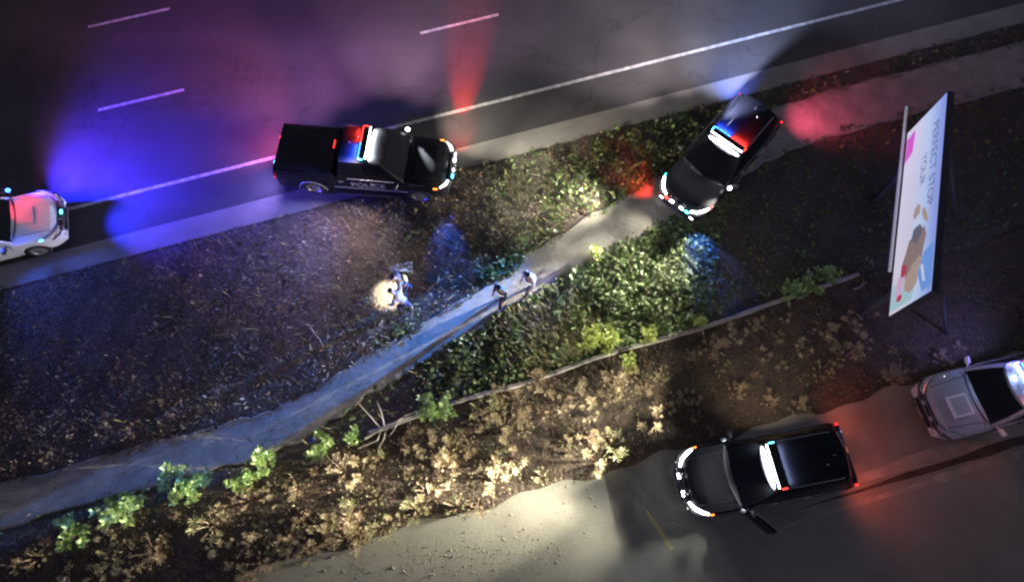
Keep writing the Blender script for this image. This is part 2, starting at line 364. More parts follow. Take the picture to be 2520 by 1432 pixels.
def lightbar(root, x, z, hw=.62, red_sign=1, front='e_white', rear=True):
    """roof light bar: red modules on the side red_sign (left = +1), blue on the other, white along the front"""
    p = MB().box((x, 0, z + .055), (.25, 2 * hw, .045), ch=.015).box((x, -hw * .8, z + .018), (.1, .06, .05)).box((x, hw * .8, z + .018), (.1, .06, .05)).build('light_bar', 'dark_plastic', root)
    n = 8
    for i in range(n):
        y = -hw + (i + .5) * 2 * hw / n; wd = 2 * hw / n * .84; left = y > 0
        col = 'e_red' if left == (red_sign > 0) else 'e_blue'
        if front: MB().box((x + .118, y, z + .062), (.03, wd, .036)).build('front_module', front, p)
        if rear: MB().box((x - .118, y, z + .062), (.03, wd, .036)).build('rear_module', col, p)
    for sg in (-1, 1):
        col = 'e_red' if sg == red_sign else 'e_cyan'
        MB().box((x - .03, sg * (hw + .012), z + .06), (.16, .03, .04), ch=.01).build('end_module', col, p)
    return p
def car(name, loc, rz, spec, c, paint, roof_paint, label, cat='police car', tail='e_tail', bars=True):
    root = empty(name, (*loc, 0), rz); tag(root, label, cat, 'police vehicles at the scene')
    body = body_loft(root, spec, paint); hw = spec['hw']; Lf, Lr = spec['front'], spec['rear']
    MB().box(((Lf + Lr) / 2, 0, .42), (Lf - Lr - .5, 2 * hw - .5, .3)).build('underbody', 'dark_plastic', root)
    r = spec['rad']
    for xw in (spec['wf'], spec['wr']):
        for sg in (-1, 1): wheel(root, xw, sg * (hw - .15), r, sg)
    fn = cabin_fn(c)
    b = MB()
    for sd, ns in (('f', 8), ('l', 6), ('b', 8), ('r', 6)): b.grid(lambda u, v, sd=sd: fn(sd, u, v), ns, 5)
    b.build('cabin', paint, root, 50)
    def pane(nm, sd, s0, s1, t0, t1, skew=0):
        MB().grid(lambda u, v: fn(sd, s0 + (s1 - s0) * u + skew * v * (1 if u < .5 else 0), t0 + (t1 - t0) * v, .006), 8, 4).build(nm, 'glass', root, 60)
    pane('windshield', 'f', .05, .95, .05, .95)
    pane('rear_window', 'b', .08, .92, .1, .9)
    for sd in 'lr':
        for s0, s1 in c['wins']: pane('side_window', sd, s0, s1, .08, .86)
    zt, wt = c['zt'], c['wt']; xa, xb = c['ft'], c['rt']; cv = c.get('curve', .16)
    def roof(u, v):
        y = (wt + .012) * (1 - 2 * v); x = (xa - cv * abs(2 * v - 1) ** 2.2) * (1 - u) + (xb + .1 * abs(2 * v - 1) ** 2.2) * u
        return (x, y, zt + .004 + .055 * (1 - abs(2 * v - 1) ** 3) * (1 - (2 * u - 1) ** 6 * .6) * 1.0)
    ro = MB().grid(roof, 14, 14).build('roof', roof_paint, root, 60)
    if spec.get('rails'):
        for sg in (-1, 1): MB().tube([(xa - .35, sg * wt * .93, zt + .05), (xa - .5, sg * wt * .95, zt + .085), (xb + .4, sg * wt * .95, zt + .085), (xb + .25, sg * wt * .93, zt + .04)], .016, 6).build('roof_rail', 'chrome', ro)
    for sg in (-1, 1): mirror(root, c['fb'] - .32, sg * (hw - .06), c['zb'] + .02, sg, spec.get('mirror', 'dark_plastic'))
    for sg in (-1, 1): MB().tube([(c['fb'] - .45, sg * (c['wb'] + .035), c['zb'] + .045), ((c['fb'] + c['rb']) / 2, sg * (c['wb'] + .04), c['zb'] + .05), (c['rb'] + .45, sg * (c['wb'] + .03), c['zb'] + .05)], .012, 6).build('window_trim', 'chrome', root)
    # seams and door handles along the flanks
    for sg in (-1, 1):
        for xd in spec['doors']:
            MB().box((xd, sg * (hw - .02), .72), (.012, .03, .7)).build('door_seam', 'dark_plastic', body)
        for xd in spec['handles']: MB().box((xd, sg * (hw - .008), .98 * spec['belt'][1][3] * .9), (.2, .035, .03), ch=.008).build('door_handle', 'chrome' if paint == 'black_paint' else 'dark_plastic', body)
    MB().grid(lambda u, v: (c['fb'] + .02 + .05 * v - cv * abs(2 * u - 1) ** 2.2, c['wb'] * .93 * (1 - 2 * u), float(np.interp(c['fb'], *spec['top'])) + .006 - .02 * abs(2 * u - 1) ** 2), 12, 1).build('windshield_cowl', 'dark_plastic', root)
    for sg in (-1, 1):
        P_ = []
        for x_ in np.linspace(c['fb'] + .02, Lf - .22, 9): P_.append((x_, sg * hw * (.72 - .10 * (x_ - c['fb']) / (Lf - c['fb'])), .35 * float(np.interp(x_, *spec['belt'])) + .65 * float(np.interp(x_, *spec['top'])) + .004))
        MB().tube(P_, .007, 6).build('hood_seam', 'dark_plastic', body)
    for x_, y_ in ((xb + .35, 0), (xb + .62, .22)): MB().tube([(x_, y_, zt + .04), (x_ - .02, y_, zt + .12)], [.035, .012], 8).build('roof_antenna', 'chrome' if y_ else 'dark_plastic', ro)
    # nose: grille, bumper, head lamps
    zn = spec['nose']
    g = MB().box((Lf - .015, 0, zn), (.05, 1.15, .24), ch=.02).build('grille', 'dark_plastic', root)
    for k in range(4): MB().box((Lf + .012, 0, zn - .09 + .06 * k), (.02, 1.08, .018)).build('grille_bar', 'chrome', g)
    bp = MB().grid(lambda u, v: (Lf + .045 - .42 * abs(2 * u - 1) ** 2.8 + .03 * math.sin(PI * v), (hw - .09) * (2 * u - 1), .36 + .2 * v), 16, 3).build('front_bumper', spec.get('bumper', 'dark_plastic'), root, 60)
    MB().box((Lf + .075, 0, .47), (.012, .32, .15)).build('licence_plate', 'white_paint', bp)
    MB().grid(lambda u, v: (Lr - .035 + .12 * abs(2 * u - 1) ** 3, (hw - .06) * (2 * u - 1), .42 + .2 * v), 12, 2).build('rear_bumper', 'dark_plastic', root, 60)
    return root, body, ro
SUV = dict(front=2.46, rear=-2.42, hw=.985, wf=1.52, wr=-1.42, arch=.43, zw=.37, rad=.375, sill=.27, rtaper=.5, rround=.14,
           belt=([-2.5, -2.3, -1, 0, 1.0, 1.6, 2.2, 2.46], [.98, 1.06, 1.07, 1.06, 1.03, 1.00, .92, .70]),
           top=([-2.5, -2.3, -1, 0, 1.0, 1.3, 2.0, 2.3, 2.46], [1.0, 1.1, 1.1, 1.1, 1.14, 1.13, 1.05, .96, .74]),
           doors=[.98, -.05, -1.02], handles=[.1, -.9], nose=.72, rails=True)
SUVC = dict(zb=1.05, zt=1.70, fb=1.22, ft=.42, rb=-2.36, rt=-1.98, wb=.91, wt=.68, wins=[(.10, .36), (.39, .65), (.68, .94)])
TRK = dict(front=2.92, rear=-2.92, hw=1.0, wf=1.92, wr=-1.76, arch=.47, zw=.40, rad=.41, sill=.38, rtaper=.15, rround=.03,
           belt=([-3, -2.85, -.9, -.86, 1.4, 2.1, 2.7, 2.92], [1.34, 1.36, 1.36, 1.24, 1.20, 1.17, 1.08, .86]),
           top=([-3, -2.85, -.9, -.86, 1.4, 1.7, 2.5, 2.75, 2.92], [1.34, 1.36, 1.36, 1.25, 1.32, 1.32, 1.24, 1.14, .9]),
           doors=[1.42, .32, -.76], handles=[.42, -.66], nose=.9, extra=[-.9, -.86])
TRKC = dict(zb=1.22, zt=1.90, fb=1.60, ft=.85, rb=-.88, rt=-.70, wb=.93, wt=.70, wins=[(.10, .50), (.54, .92)], curve=.14)
def lens(root, pts, r, m, name='headlight'): return MB().tube(pts, r, 8).build(name, m, root)
def text(body, size, m, parent, mtx, name, thick=.006):
    cu = bpy.data.curves.new(name, 'FONT'); cu.body = body; cu.size = size; cu.extrude = thick; cu.align_x = 'CENTER'; cu.align_y = 'CENTER'
    o = bpy.data.objects.new(name, cu); C.objects.link(o); dg = bpy.context.evaluated_depsgraph_get(); me = bpy.data.meshes.new_from_object(o.evaluated_get(dg))
    bpy.data.objects.remove(o); me.transform(mtx); return link(name, me, parent, m)
def suv_lamps(root, drl='e_white', marker='e_amber', inner='e_white_soft', tails=('e_tail', 'e_tail'), markers=None):
    for i, sg in enumerate((-1, 1)):
        h = lens(root, [(2.47, sg * .50, .85), (2.37, sg * .70, .88), (2.18, sg * .85, .92), (2.02, sg * .925, .95)], [.03, .045, .045, .028], drl)
        MB().box((1.93, sg * .955, .95), (.1, .03, .05), ch=.01).build('marker_lamp', markers[i] if markers else marker, h)
        MB().box((2.44, sg * .62, .50), (.06, .16, .08), ch=.02).build('fog_lamp', inner, root)
        t = MB().grid(lambda u, v: (-2.40 + .36 * u ** 1.5, sg * (.80 + .155 * u ** .7), .92 + .14 * v), 6, 2).build('tail_light', 'lens_red_off', root)
        MB().box((-2.36, sg * .875, 1.0), (.09, .06, .06), ch=.015).build('tail_lamp_glow', tails[i], t)
WH = (.93, .97, 1); RD_ = (1, .035, .03); BL = (.03, .08, 1); WARM = (1, .93, .78)

# --- black SUV on the footpath
p2 = Vector((7.2, 12.62, 0)); h2 = R(-131)
car2, body2, _ = car('police_suv', p2.xy, h2, SUV, SUVC, 'black_paint', 'black_paint', 'black police SUV straddling the footpath with its spotlight on, beside the road')
suv_lamps(car2, 'e_white', 'e_red', 'e_white', markers=['e_cyan', 'e_red'])
pb = push_bumper(car2, 2.52, .56, [(-.2, 'e_white'), (.2, 'e_white'), (.42, 'e_cyan'), (-.42, 'e_red')])
lightbar(car2, .02, 1.755, .62, 1)
area('roof_flood', car2, (.20, 0, 1.81), (1, 0, -1.0), WH, 150, .03, 1.15); area('roof_flood', car2, (-.15, .32, 1.815), (-1, 0, -.6), RD_, 45, .03, .55); area('roof_flood', car2, (-.15, -.32, 1.815), (-1, 0, -.6), BL, 80, .03, .55)
sp = MB().lathe_y((0, 0, 0), [(0, -.06), (.06, -.05), (.085, .0), (.085, .05), (0, .055)], 16)
def spotlight(root, x, y, z, m='e_white', up=.5):
    g = MB().tube([(x, y * .92, z - .08), (x, y, z)], .02, 6).build('spotlight', 'chrome', root)
    MB().box((x + .01, y, z + .04), (.14, .12, .12), ch=.04).build('spotlight_lens', m, g); return g
spotlight(car2, 1.12, 1.02, 1.2)
fan('headlight_beam', car2, (2.60, -.62, .9), [(-1.6, 12.2, .1), (-1.4, 10.8, .1)], WARM, 4600, 46)
lamp('bumper_fill_beam', car2, (2.70, 0, .85), (2.6, 9.4, 0), WARM, 230, 92, 1, .05)
fan('headlight_beam', car2, (2.60, -.3, .9), [(-2.6, 6.6, 0)], WARM, 1500, 42)
fan('headlight_beam', car2, (2.60, .62, .9), [(-.3, 7.2, 0), (-.2, 5.2, 0), (2.3, 5.2, 0)], WARM, 1500, 44)
lamp('high_beam', car2, (2.60, 0, .9), (-4.6, 5.3, .2), WARM, 17000, 20, 1)
lamp('spot_beam', car2, (1.22, 1.03, 1.25), (2.5, 6.0, 0), WARM, 3600, 56, 1, .06)
lamp('grille_strobe', car2, (2.58, -.62, .75), (4.3, 12.4, 0), (1, .05, .03), 420, 74, 1, .1); lamp('grille_strobe', car2, (2.5, .78, .75), (6.4, 9.2, 0), (.03, .13, 1), 620, 76, 1, .1)
lamp('bar_strobe', car2, (.25, -.5, 1.95), (-9.5, 2.7, 0), (.04, .24, 1), 56000, 20, 1, .06)
lamp('bar_strobe', car2, (.25, .2, 1.95), (-2.4, 5.2, 0), (.02, .05, 1), 7000, 20, 1, .06)
fan('alley_fill_beam', car2, (.0, -.66, 2.05), [(-1, 25, 0), (5, 26, 0)], (1, .84, .92), 4200, 62)
fan('alley_fill_beam', car2, (-.1, -.66, 2.18), [(10, 24, 0), (15, 23, 0)], (.52, .60, 1), 5200, 64)
lamp('tail_strobe', car2, (-2.5, .8, 1.2), (12.6, 15.2, 0), (1, .09, .22), 560, 84, 1, .2)
lamp('tail_strobe', car2, (-2.1, -1.02, 1.25), (8.3, 16.4, 0), (.05, .13, 1), 420, 60, .9, .1)
# --- black pickup at the road edge
pp = (-5.0, 12.36); hp = R(-5.2)
trk, tb, _ = car('police_pickup', pp, hp, TRK, TRKC, 'black_paint', 'black_paint', 'black police pickup truck stopped across the road shoulder, lettering on its door', 'pickup truck')
MB().grid(lambda u, v: (-.95 - 1.9 * u, .86 * (1 - 2 * v), 1.385 + .012 * math.sin(PI * v)), 10, 6).build('bed_cover', 'tonneau', trk)
for k in range(1, 4): MB().box((-.95 - 1.9 * k / 4, 0, 1.397), (.02, 1.7, .008)).build('cover_seam', 'dark_plastic', trk)
tg = MB().box((-2.935, 0, 1.08), (.03, 1.6, .5), ch=.01).build('tailgate', 'black_paint', trk); MB().box((-2.955, 0, 1.22), (.03, .3, .06)).build('tailgate_handle', 'chrome', tg)
for sg in (-1, 1):
    h = lens(trk, [(2.90, sg * .58, 1.0), (2.84, sg * .74, 1.01), (2.66, sg * .9, 1.03)], [.05, .06, .035], 'e_white_soft')
    MB().box((2.52, sg * .955, 1.02), (.14, .03, .06), ch=.01).build('marker_lamp', 'e_amber', h)
    t = MB().box((-2.9, sg * .93, 1.12), (.1, .12, .34), ch=.02).build('tail_light', 'lens_red_off', trk)
    MB().box((-2.955, sg * .93, .98), (.03, .09, .10), ch=.01).build('tail_lamp_glow', 'e_tail', t)
    MB().box((.2, sg * 1.03, .42), (2.2, .14, .05), ch=.02).build('side_step', 'steel', trk)
    for xw in (1.92, -1.76):
        MB().grid(lambda u, v: (xw + .485 * math.cos(PI * u), sg * (.985 + .035 * math.sin(PI * v)), .40 + .485 * math.sin(PI * u) + .05 * (v - .5)), 14, 3).build('wheel_arch', 'white_paint' if xw < 0 and sg < 0 else 'dark_plastic', trk)  # rear right flare painted white for the light on it, others dark
MB().box((-2.97, -.52, 1.22), (.05, .14, .07), ch=.015).build('tail_strobe_lamp', 'e_cyan', trk); MB().box((-2.97, .45, 1.22), (.05, .14, .07), ch=.015).build('tail_strobe_lamp', 'e_red', trk)
MB().box((-.885, 0, 1.80), (.03, .3, .03)).build('brake_lamp', 'e_tail', trk)
push_bumper(trk, 2.98, .74, [(-.2, 'e_white_soft'), (.2, 'e_white'), (-.42, 'e_cyan'), (.42, 'e_white_soft')])
lightbar(trk, .16, 1.965, .62, 1)
area('roof_flood', trk, (.345, 0, 2.02), (1, 0, -1.0), WH, 150, .03, 1.15); area('roof_flood', trk, (-.01, .32, 2.025), (-1, 0, -.6), RD_, 45, .03, .55); area('roof_flood', trk, (-.01, -.32, 2.025), (-1, 0, -.6), BL, 80, .03, .55)
spotlight(trk, 1.36, 1.0, 1.42)
text('POLICE', .36, 'door_grey', trk, Matrix.Translation((.25, -1.012, .98)) @ Matrix.Rotation(PI / 2, 4, 'X'), 'door_lettering')
MB().box((.3, -1.006, .74), (2.5, .012, .05)).build('door_stripe', 'door_grey', trk)
fan('headlight_beam', trk, (3.06, 0, 1.0), [(4.5, 15.5, 0), (5, 13.8, 0), (3.5, 12.2, .1), (1.8, 9.8, .1)], WARM, 2000, 46)
lamp('spot_beam', trk, (1.46, 1.02, 1.48), (5.0, 18.4, 0), WARM, 1300, 100, 1, .06)
lamp('spot_beam', trk, (1.42, .96, 1.5), tuple(Matrix.Translation((*pp, 0)) @ Matrix.Rotation(hp, 4, 'Z') @ Vector((2.35, -.25, 1.22))), WH, 7000, 15, 1, .04)
lamp('grille_strobe', trk, (2.95, .7, .95), (-1.9, 14.0, 0), (1, .015, .012), 420, 54, 1, .08); lamp('grille_strobe', trk, (2.95, .7, .95), (-1.75, 16.8, 0), (1, .015, .012), 11000, 25, 1, .08); lamp('grille_strobe', trk, (2.85, -.8, .9), (-2.2, 9.4, 0), (.03, .13, 1), 1300, 46, 1)  # narrow red beams shaped to imitate the sensor's streak from the nose strobe
fan('bar_strobe', trk, (.0, .66, 2.15), [(-13, 20, 0), (-9, 23, 0)], (.85, .30, .85), 2500, 70)  # unseen purple wash lamps added above the bar to colour the road
fan('bar_strobe', trk, (.0, .66, 2.15), [(-4, 25, 0), (1, 25, 0)], (1, .55, .85), 3600, 66)  # pinkish wash lamps, likewise added above the bar
lamp('bar_strobe', trk, (.0, .66, 2.15), (-17, 21, 0), (1, .18, .30), 5200, 46, 1, .2)  # reddish wash lamp added for the far road corner
lamp('alley_fill_beam', trk, (.0, -.66, 2.15), (-6.5, 7.6, 0), (1, .82, .95), 950, 120, 1, .2)  # whitish fill lamp added to lift the weeds beside the truck
lamp('bar_strobe', trk, (.0, -.6, 2.15), (-10.5, 7.2, 0), (.12, .16, 1), 2000, 90, .8, .2)
lamp('tail_strobe', trk, (-3.05, -.5, 1.3), (-9.6, 11.6, 0), (.35, .25, 1), 420, 110, .8, .1); lamp('tail_strobe', trk, (-3.05, .5, 1.3), (-9.5, 14.0, 0), (1, .15, .4), 420, 110, .8, .1)
# --- black SUV on the gravel lot
pk = (7.42, 2.08); hk = R(190)
blk, _, _ = car('police_suv', pk, hk, SUV, SUVC, 'black_paint', 'black_paint', 'black police SUV on the gravel lot lighting dry shrubs, driver door open')
suv_lamps(blk); push_bumper(blk, 2.52, .56, [(-.25, 'e_white'), (.25, 'e_white')])
lightbar(blk, .05, 1.755, .62, 1, rear=False)
area('roof_flood', blk, (.23, 0, 1.81), (1, 0, -1.0), WH, 150, .03, 1.15); area('roof_flood', blk, (-.12, 0, 1.815), (-1, 0, -.6), (.5, .6, 1), 12, .03, 1.1)
spotlight(blk, 1.12, -1.0, 1.16, 'lamp_off'); spotlight(blk, 1.12, 1.0, 1.16, 'lamp_off')
d = MB().box((-.48, 0, .0), (.98, .06, .62), ch=.02).build('open_door', 'black_paint', blk)
d.location = (.95, .98, .74); d.rotation_euler = (0, 0, R(-52))
for z in (.56,): 
    f = MB().tube([(0, 0, .3), (-.34, -.03, z), (-.9, -.05, z + .02), (-.95, 0, .3)], .018, 6).build('window_frame', 'chrome', d)
MB().add([(-.03, -.004, .3), (-.35, -.03, .54), (-.9, -.05, .56), (-.94, -.004, .3)], [(0, 1, 2, 3)]).build('door_glass', 'glass', d)
fan('headlight_beam', blk, (2.64, -.6, .92), [(-1.0, 5.4, .3), (-1.8, 3.8, .3), (-2.4, 2.3, .2)], WARM, 3600, 42)
fan('headlight_beam', blk, (2.64, .6, .92), [(-2.4, .9, 0), (-2.4, -.4, 0), (-1.4, -1.8, 0)], WARM, 800, 42)
fan('high_beam', blk, (2.64, 0, .92), [(-7, 2.2, .3), (-7, .5, .1), (-6.5, -1.0, 0)], WARM, 7500, 30)
fan('bumper_fill_beam', blk, (2.55, -.8, .9), [(1.6, 6.0, .3), (3.6, 6.4, .3)], WARM, 1300, 52)  # side flood added at the nose corner to brighten the right-hand shrubs
lamp('alley_fill_beam', blk, (.05, -.68, 2.0), (8.6, 7.2, 0), (1, .80, .66), 260, 120, 1, .2)  # weak warm fill lamp added to bring up the dim shrubs
lamp('high_beam', blk, (2.64, -.5, .92), (-10.5, 1.4, .5), WARM, 60000, 20, .9)
for sg in (-1, 1): lamp('tail_glow', blk, (-2.5, sg * .85, 1.0), (11.5, 3 + 1.4 * -sg, 0), (1, .14, .07), 60, 150, 1, .2)
# --- white SUV at right edge
pw = (14.95, 4.38); hwd = R(193.5)
wht, wb_, wro = car('police_suv', pw, hwd, {**SUV, 'bumper': 'dark_plastic', 'mirror': 'white_paint'}, SUVC, 'silver_paint', 'silver_paint', 'silver white police SUV behind the black SUV on the gravel lot, at right edge')
suv_lamps(wht, 'lamp_off', 'lamp_off', 'lamp_off', tails=('lens_red_off', 'lens_red_off')); push_bumper(wht, 2.52, .56, [(-.25, 'lamp_off'), (.25, 'lamp_off')])
lightbar(wht, -.25, 1.755, .62, -1, front='e_blue')
MB().box((1.72, .10, 1.118), (.62, .66, .03), ch=.012, ry=.10).build('hood_scoop', 'white_paint', wb_); MB().box((1.70, .10, 1.136), (.44, .50, .012), ry=.10).build('scoop_inset', 'door_grey', wb_)
for k in range(5): MB().box((.12, -.44 + .2 * k, 1.762), (.22, .03, .02), ch=.006).build('roof_rib', 'white_paint', wro)
area('roof_flood', wht, (-.10, .3, 1.82), (1, 0, -.5), (.35, .45, 1), 6, .03, .5, 140); area('roof_flood', wht, (-.10, -.3, 1.82), (1, 0, -.5), (.35, .45, 1), 7, .03, .5, 140)
lamp('bar_strobe', wht, (-.1, -.6, 2.1), (13.4, 7.6, 0), (.25, .25, 1), 260, 120, .8, .15); lamp('bar_strobe', wht, (-.1, .6, 2.1), (11.5, 1.5, 0), (1, .22, .14), 30, 120, .8, .15)
lamp('bar_strobe', wht, (-.05, -.3, 2.25), (12.7, 3.9, .9), (.45, .58, 1), 60, 90, 1, .1)
lamp('bar_strobe', wht, (-.42, .2, 2.1), (18, 8.0, 0), (.3, .3, 1), 300, 120, .8, .15)
# --- white and black car at the left edge
pl = (-17.52, 9.70); hl = R(16)
lft, lb_, _ = car('police_suv', pl, hl, {**SUV, 'mirror': 'dark_plastic'}, SUVC, 'white_paint', 'black_paint', 'white police SUV nose on the road shoulder at the left edge')
suv_lamps(lft, 'lamp_off', 'e_cyan', 'lamp_off', markers=['e_cyan', 'lamp_off']); push_bumper(lft, 2.52, .56, [(0.0, 'e_cyan'), (.3, 'lamp_off')])
MB().box((1.55, .02, 1.125), (.5, .62, .02), ch=.008, ry=.09).build('hood_panel', 'white_paint', lb_)
lightbar(lft, .05, 1.755, .62, 1, front='e_red')
lamp('bar_strobe', lft, (.25, .55, 1.98), (-15.1, 10.5, .9), (1, .04, .07), 260, 50, .7)
lamp('spot_beam', lft, (1.15, 1.12, 1.45), (-12.6, 14.6, 0), (.012, .016, 1), 9500, 104, 1, .06); lamp('grille_strobe', lft, (2.76, -.2, .98), (-8.8, 11.5, 0), (.025, .03, 1), 3600, 92, 1, .1)  # blue lamps added at pillar and nose in place of the bar
lamp('spot_beam', lft, (1.15, 1.12, 1.45), (-9.5, 13.2, 0), (.03, .03, 1), 6500, 60, 1, .06)  # added blue beam from the pillar, standing in for the bar
lamp('spot_beam', lft, (1.1, 1.12, 1.5), (-9.5, 22, 0), (.45, .14, 1), 1000, 110, 1, .1)  # added purple wash over the far road, placed at the pillar
spotlight(lft, 1.12, 1.05, 1.2, 'e_blue')  # added blue spotlight where the bar's blue lamps were moved to clear the hood
lamp('bar_strobe', lft, (.3, .5, 2.2), (-9.5, 18, 0), (1, .15, .35), 420, 100, 1, .15); lamp('bar_strobe', lft, (0, -.6, 2.1), (-13, 6.6, 0), (.05, .13, 1), 700, 90, .8, .2)
lamp('takedown_beam', lft, (.3, .0, 2.05), (-15.0, 10.3, .9), (.6, .62, 1), 16, 60, .7)

# ------------------------------------------------------------------ billboard
bA = Vector((10.94, 6.15, 0)); bB = Vector((12.72, 12.30, 0)); BL_ = (bB - bA).length
bdir = (bB - bA).normalized(); brz = math.atan2(bdir.y, bdir.x)           # local x runs away from the camera, local +y faces the cars (left)
bill = empty('billboard', ((bA + bB) / 2).to_tuple(), brz); tag(bill, 'tall wide backlit billboard on steel posts, pale blue poster with dark lettering', 'billboard')
zb, zt = 2.6, 4.72; hl_ = BL_ / 2
m = mat('poster', (.7, .75, .85), .5); nt = m.node_tree; L = nt.links.new; bs = nt.nodes['Principled BSDF']
tc = nt.nodes.new('ShaderNodeTexCoord'); sx = nt.nodes.new('ShaderNodeSeparateXYZ'); L(tc.outputs['Object'], sx.inputs[0])
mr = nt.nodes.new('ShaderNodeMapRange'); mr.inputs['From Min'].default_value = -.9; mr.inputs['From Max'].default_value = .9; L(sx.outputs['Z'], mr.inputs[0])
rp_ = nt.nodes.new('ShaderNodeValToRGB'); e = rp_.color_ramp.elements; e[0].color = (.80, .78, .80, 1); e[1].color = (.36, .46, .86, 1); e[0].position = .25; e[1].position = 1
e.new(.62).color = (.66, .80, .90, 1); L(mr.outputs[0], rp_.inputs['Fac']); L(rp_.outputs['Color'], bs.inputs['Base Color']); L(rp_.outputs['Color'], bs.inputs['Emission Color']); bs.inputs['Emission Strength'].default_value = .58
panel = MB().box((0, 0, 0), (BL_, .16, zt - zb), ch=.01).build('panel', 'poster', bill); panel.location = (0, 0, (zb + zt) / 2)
for nm, x, z, dx, dz in (('frame_side', -hl_, 0, .06, zt - zb + .08), ('frame_side', hl_, 0, .06, zt - zb + .08), ('frame_edge', 0, (zt - zb) / 2, BL_, .05), ('frame_edge', 0, -(zt - zb) / 2, BL_, .05)):
    MB().box((x, -.02, z), (dx, .19, dz)).build(nm, 'steel', panel)
def poly(pts, name, m, off):
    MB().add([(x, .08 + off, z) for x, z in pts] + [(x, .08 + off - .003, z) for x, z in pts], [tuple(range(len(pts))), tuple(range(2 * len(pts) - 1, len(pts) - 1, -1))] + [(i, (i + 1) % len(pts), len(pts) + (i + 1) % len(pts), len(pts) + i) for i in range(len(pts))]).build(name, m, panel, 0)
for nm, c in (('print_brown', (.32, .235, .19)), ('print_tan', (.50, .38, .29)), ('print_dark', (.17, .16, .20)), ('print_pink', (.75, .5, .62)), ('print_red', (.5, .06, .10)), ('print_teal', (.45, .68, .66)), ('print_white', (.85, .84, .86)), ('print_blue', (.20, .40, .80)), ('reflected_magenta', (.75, .12, .55)), ('print_ink', (.16, .21, .30))):
    mat(nm, c, .5, emit=(c, .58))
def blob(cx, cz, rx, rz_, seed, rot=0, n=14):
    rr = random.Random(seed); out = []
    for k in range(n):
        a = 2 * PI * k / n; q = 1 + rr.uniform(-.22, .22); x = rx * q * math.cos(a); z = rz_ * q * math.sin(a); out.append((cx + x * math.cos(rot) - z * math.sin(rot), cz + x * math.sin(rot) + z * math.cos(rot)))
    return out
# facing the poster its right-hand end is the near end (local -x)
poly([(-3.1, -1.03), (-2.35, -1.03), (-2.05, -.2), (-2.3, .35), (-3.1, .1)], 'print_or_reflection', 'print_teal', .002)
poly([(-2.4, .3), (-1.8, .55), (-1.7, 1.02), (-3.0, 1.02), (-3.05, .6)], 'print_or_reflection', 'print_blue', .002)
poly(blob(-1.75, .0, .85, .52, 1, .25), 'print_or_reflection', 'print_brown', .004)
poly(blob(-2.35, .05, .5, .34, 2, .5), 'print_or_reflection', 'print_tan', .006)
poly(blob(-1.05, .10, .30, .26, 3), 'print_or_reflection', 'print_dark', .006)
poly(blob(-.55, .42, .34, .11, 4, -.5), 'print_or_reflection', 'print_tan', .006)
poly(blob(-.25, -.02, .22, .17, 5), 'print_or_reflection', 'print_tan', .006)
poly(blob(-2.45, -.58, .42, .20, 6, .2), 'print_or_reflection', 'print_pink', .008)
poly(blob(-2.0, -.45, .22, .18, 7), 'print_or_reflection', 'print_red', .009)
poly(blob(-2.82, -.55, .10, .16, 8), 'print_or_reflection', 'print_red', .010)
poly([(-2.2, .45), (-2.75, .62), (-2.75, .7), (-2.2, .56)], 'print_or_reflection', 'print_white', .010)
poly([(2.0, -1.03), (2.9, -1.03), (3.0, -.55), (2.2, -.62)], 'print_or_reflection', 'reflected_magenta', .002)  # a car's red light reflected on the panel, painted as a magenta patch
def bt(s, size, x, z): text(s, size, 'print_ink', panel, Matrix.Translation((x, .088, z)) @ Matrix.Rotation(PI, 4, 'Z') @ Matrix.Rotation(PI / 2, 4, 'X') @ Matrix.Scale(1.0, 4), 'poster_lettering', .002)
bt('PERFECT STOP', .44, 1.05, .62); bt('YOUR', .40, 1.1, .12)
for x in (-2.2, 2.2):
    MB().box((x, -.22, 2.2), (.2, .2, 4.4), ch=.02).build('post', 'steel', bill)
    MB().tube([(x, -.3, 4.3), (x + .15, -3.0, 0)], .05, 8).build('brace', 'steel', bill)
for z in (2.9, 4.4): MB().box((0, -.14, z), (BL_ - .6, .08, .12)).build('crossbeam', 'steel', bill)
rl = MB().tube([(-1.75, .17, 2.56), (4.25, .17, 2.56)], .045, 10).build('light_rail', 'rail_glow_white', bill)
for x in (-1.4, .4, 2.2): MB().tube([(x, .17, 2.56), (x, -.15, 2.66)], .02, 6).build('bracket', 'steel', rl)

# ------------------------------------------------------------------ people
def skin_mesh(name, chains, m, parent=None, sub=2):
    """chains: lists of (point, radius); chains may start at an index into the first chain"""
    V = []; E = []; Rr = []; roots = []; idx = {}
    for ch in chains:
        prev = None
        for p, r in ch:
            key = tuple(round(q, 3) for q in p)
            if key in idx: cur = idx[key]
            else:
                cur = len(V); idx[key] = cur; V.append(p); Rr.append(r)
                if prev is None: roots.append(cur)
            if prev is not None: E.append((prev, cur))
            prev = cur
    me = bpy.data.meshes.new(name); me.from_pydata(V, E, []); o = bpy.data.objects.new(name, me); C.objects.link(o)
    md = o.modifiers.new('Skin', 'SKIN'); md.use_smooth_shade = True
    if not me.skin_vertices: o.modifiers.clear(); me.update(); md = o.modifiers.new('Skin', 'SKIN'); md.use_smooth_shade = True
    sv = me.skin_vertices[0].data
    for i, r in enumerate(Rr): sv[i].radius = (r if isinstance(r, tuple) else (r, r)); sv[i].use_root = i in roots
    o.modifiers.new('Sub', 'SUBSURF').levels = sub; o.modifiers['Sub'].render_levels = sub
    dg = bpy.context.evaluated_depsgraph_get(); me2 = bpy.data.meshes.new_from_object(o.evaluated_get(dg)); bpy.data.objects.remove(o)
    me2.polygons.foreach_set('use_smooth', [True] * len(me2.polygons)); return link(name, me2, parent, m)
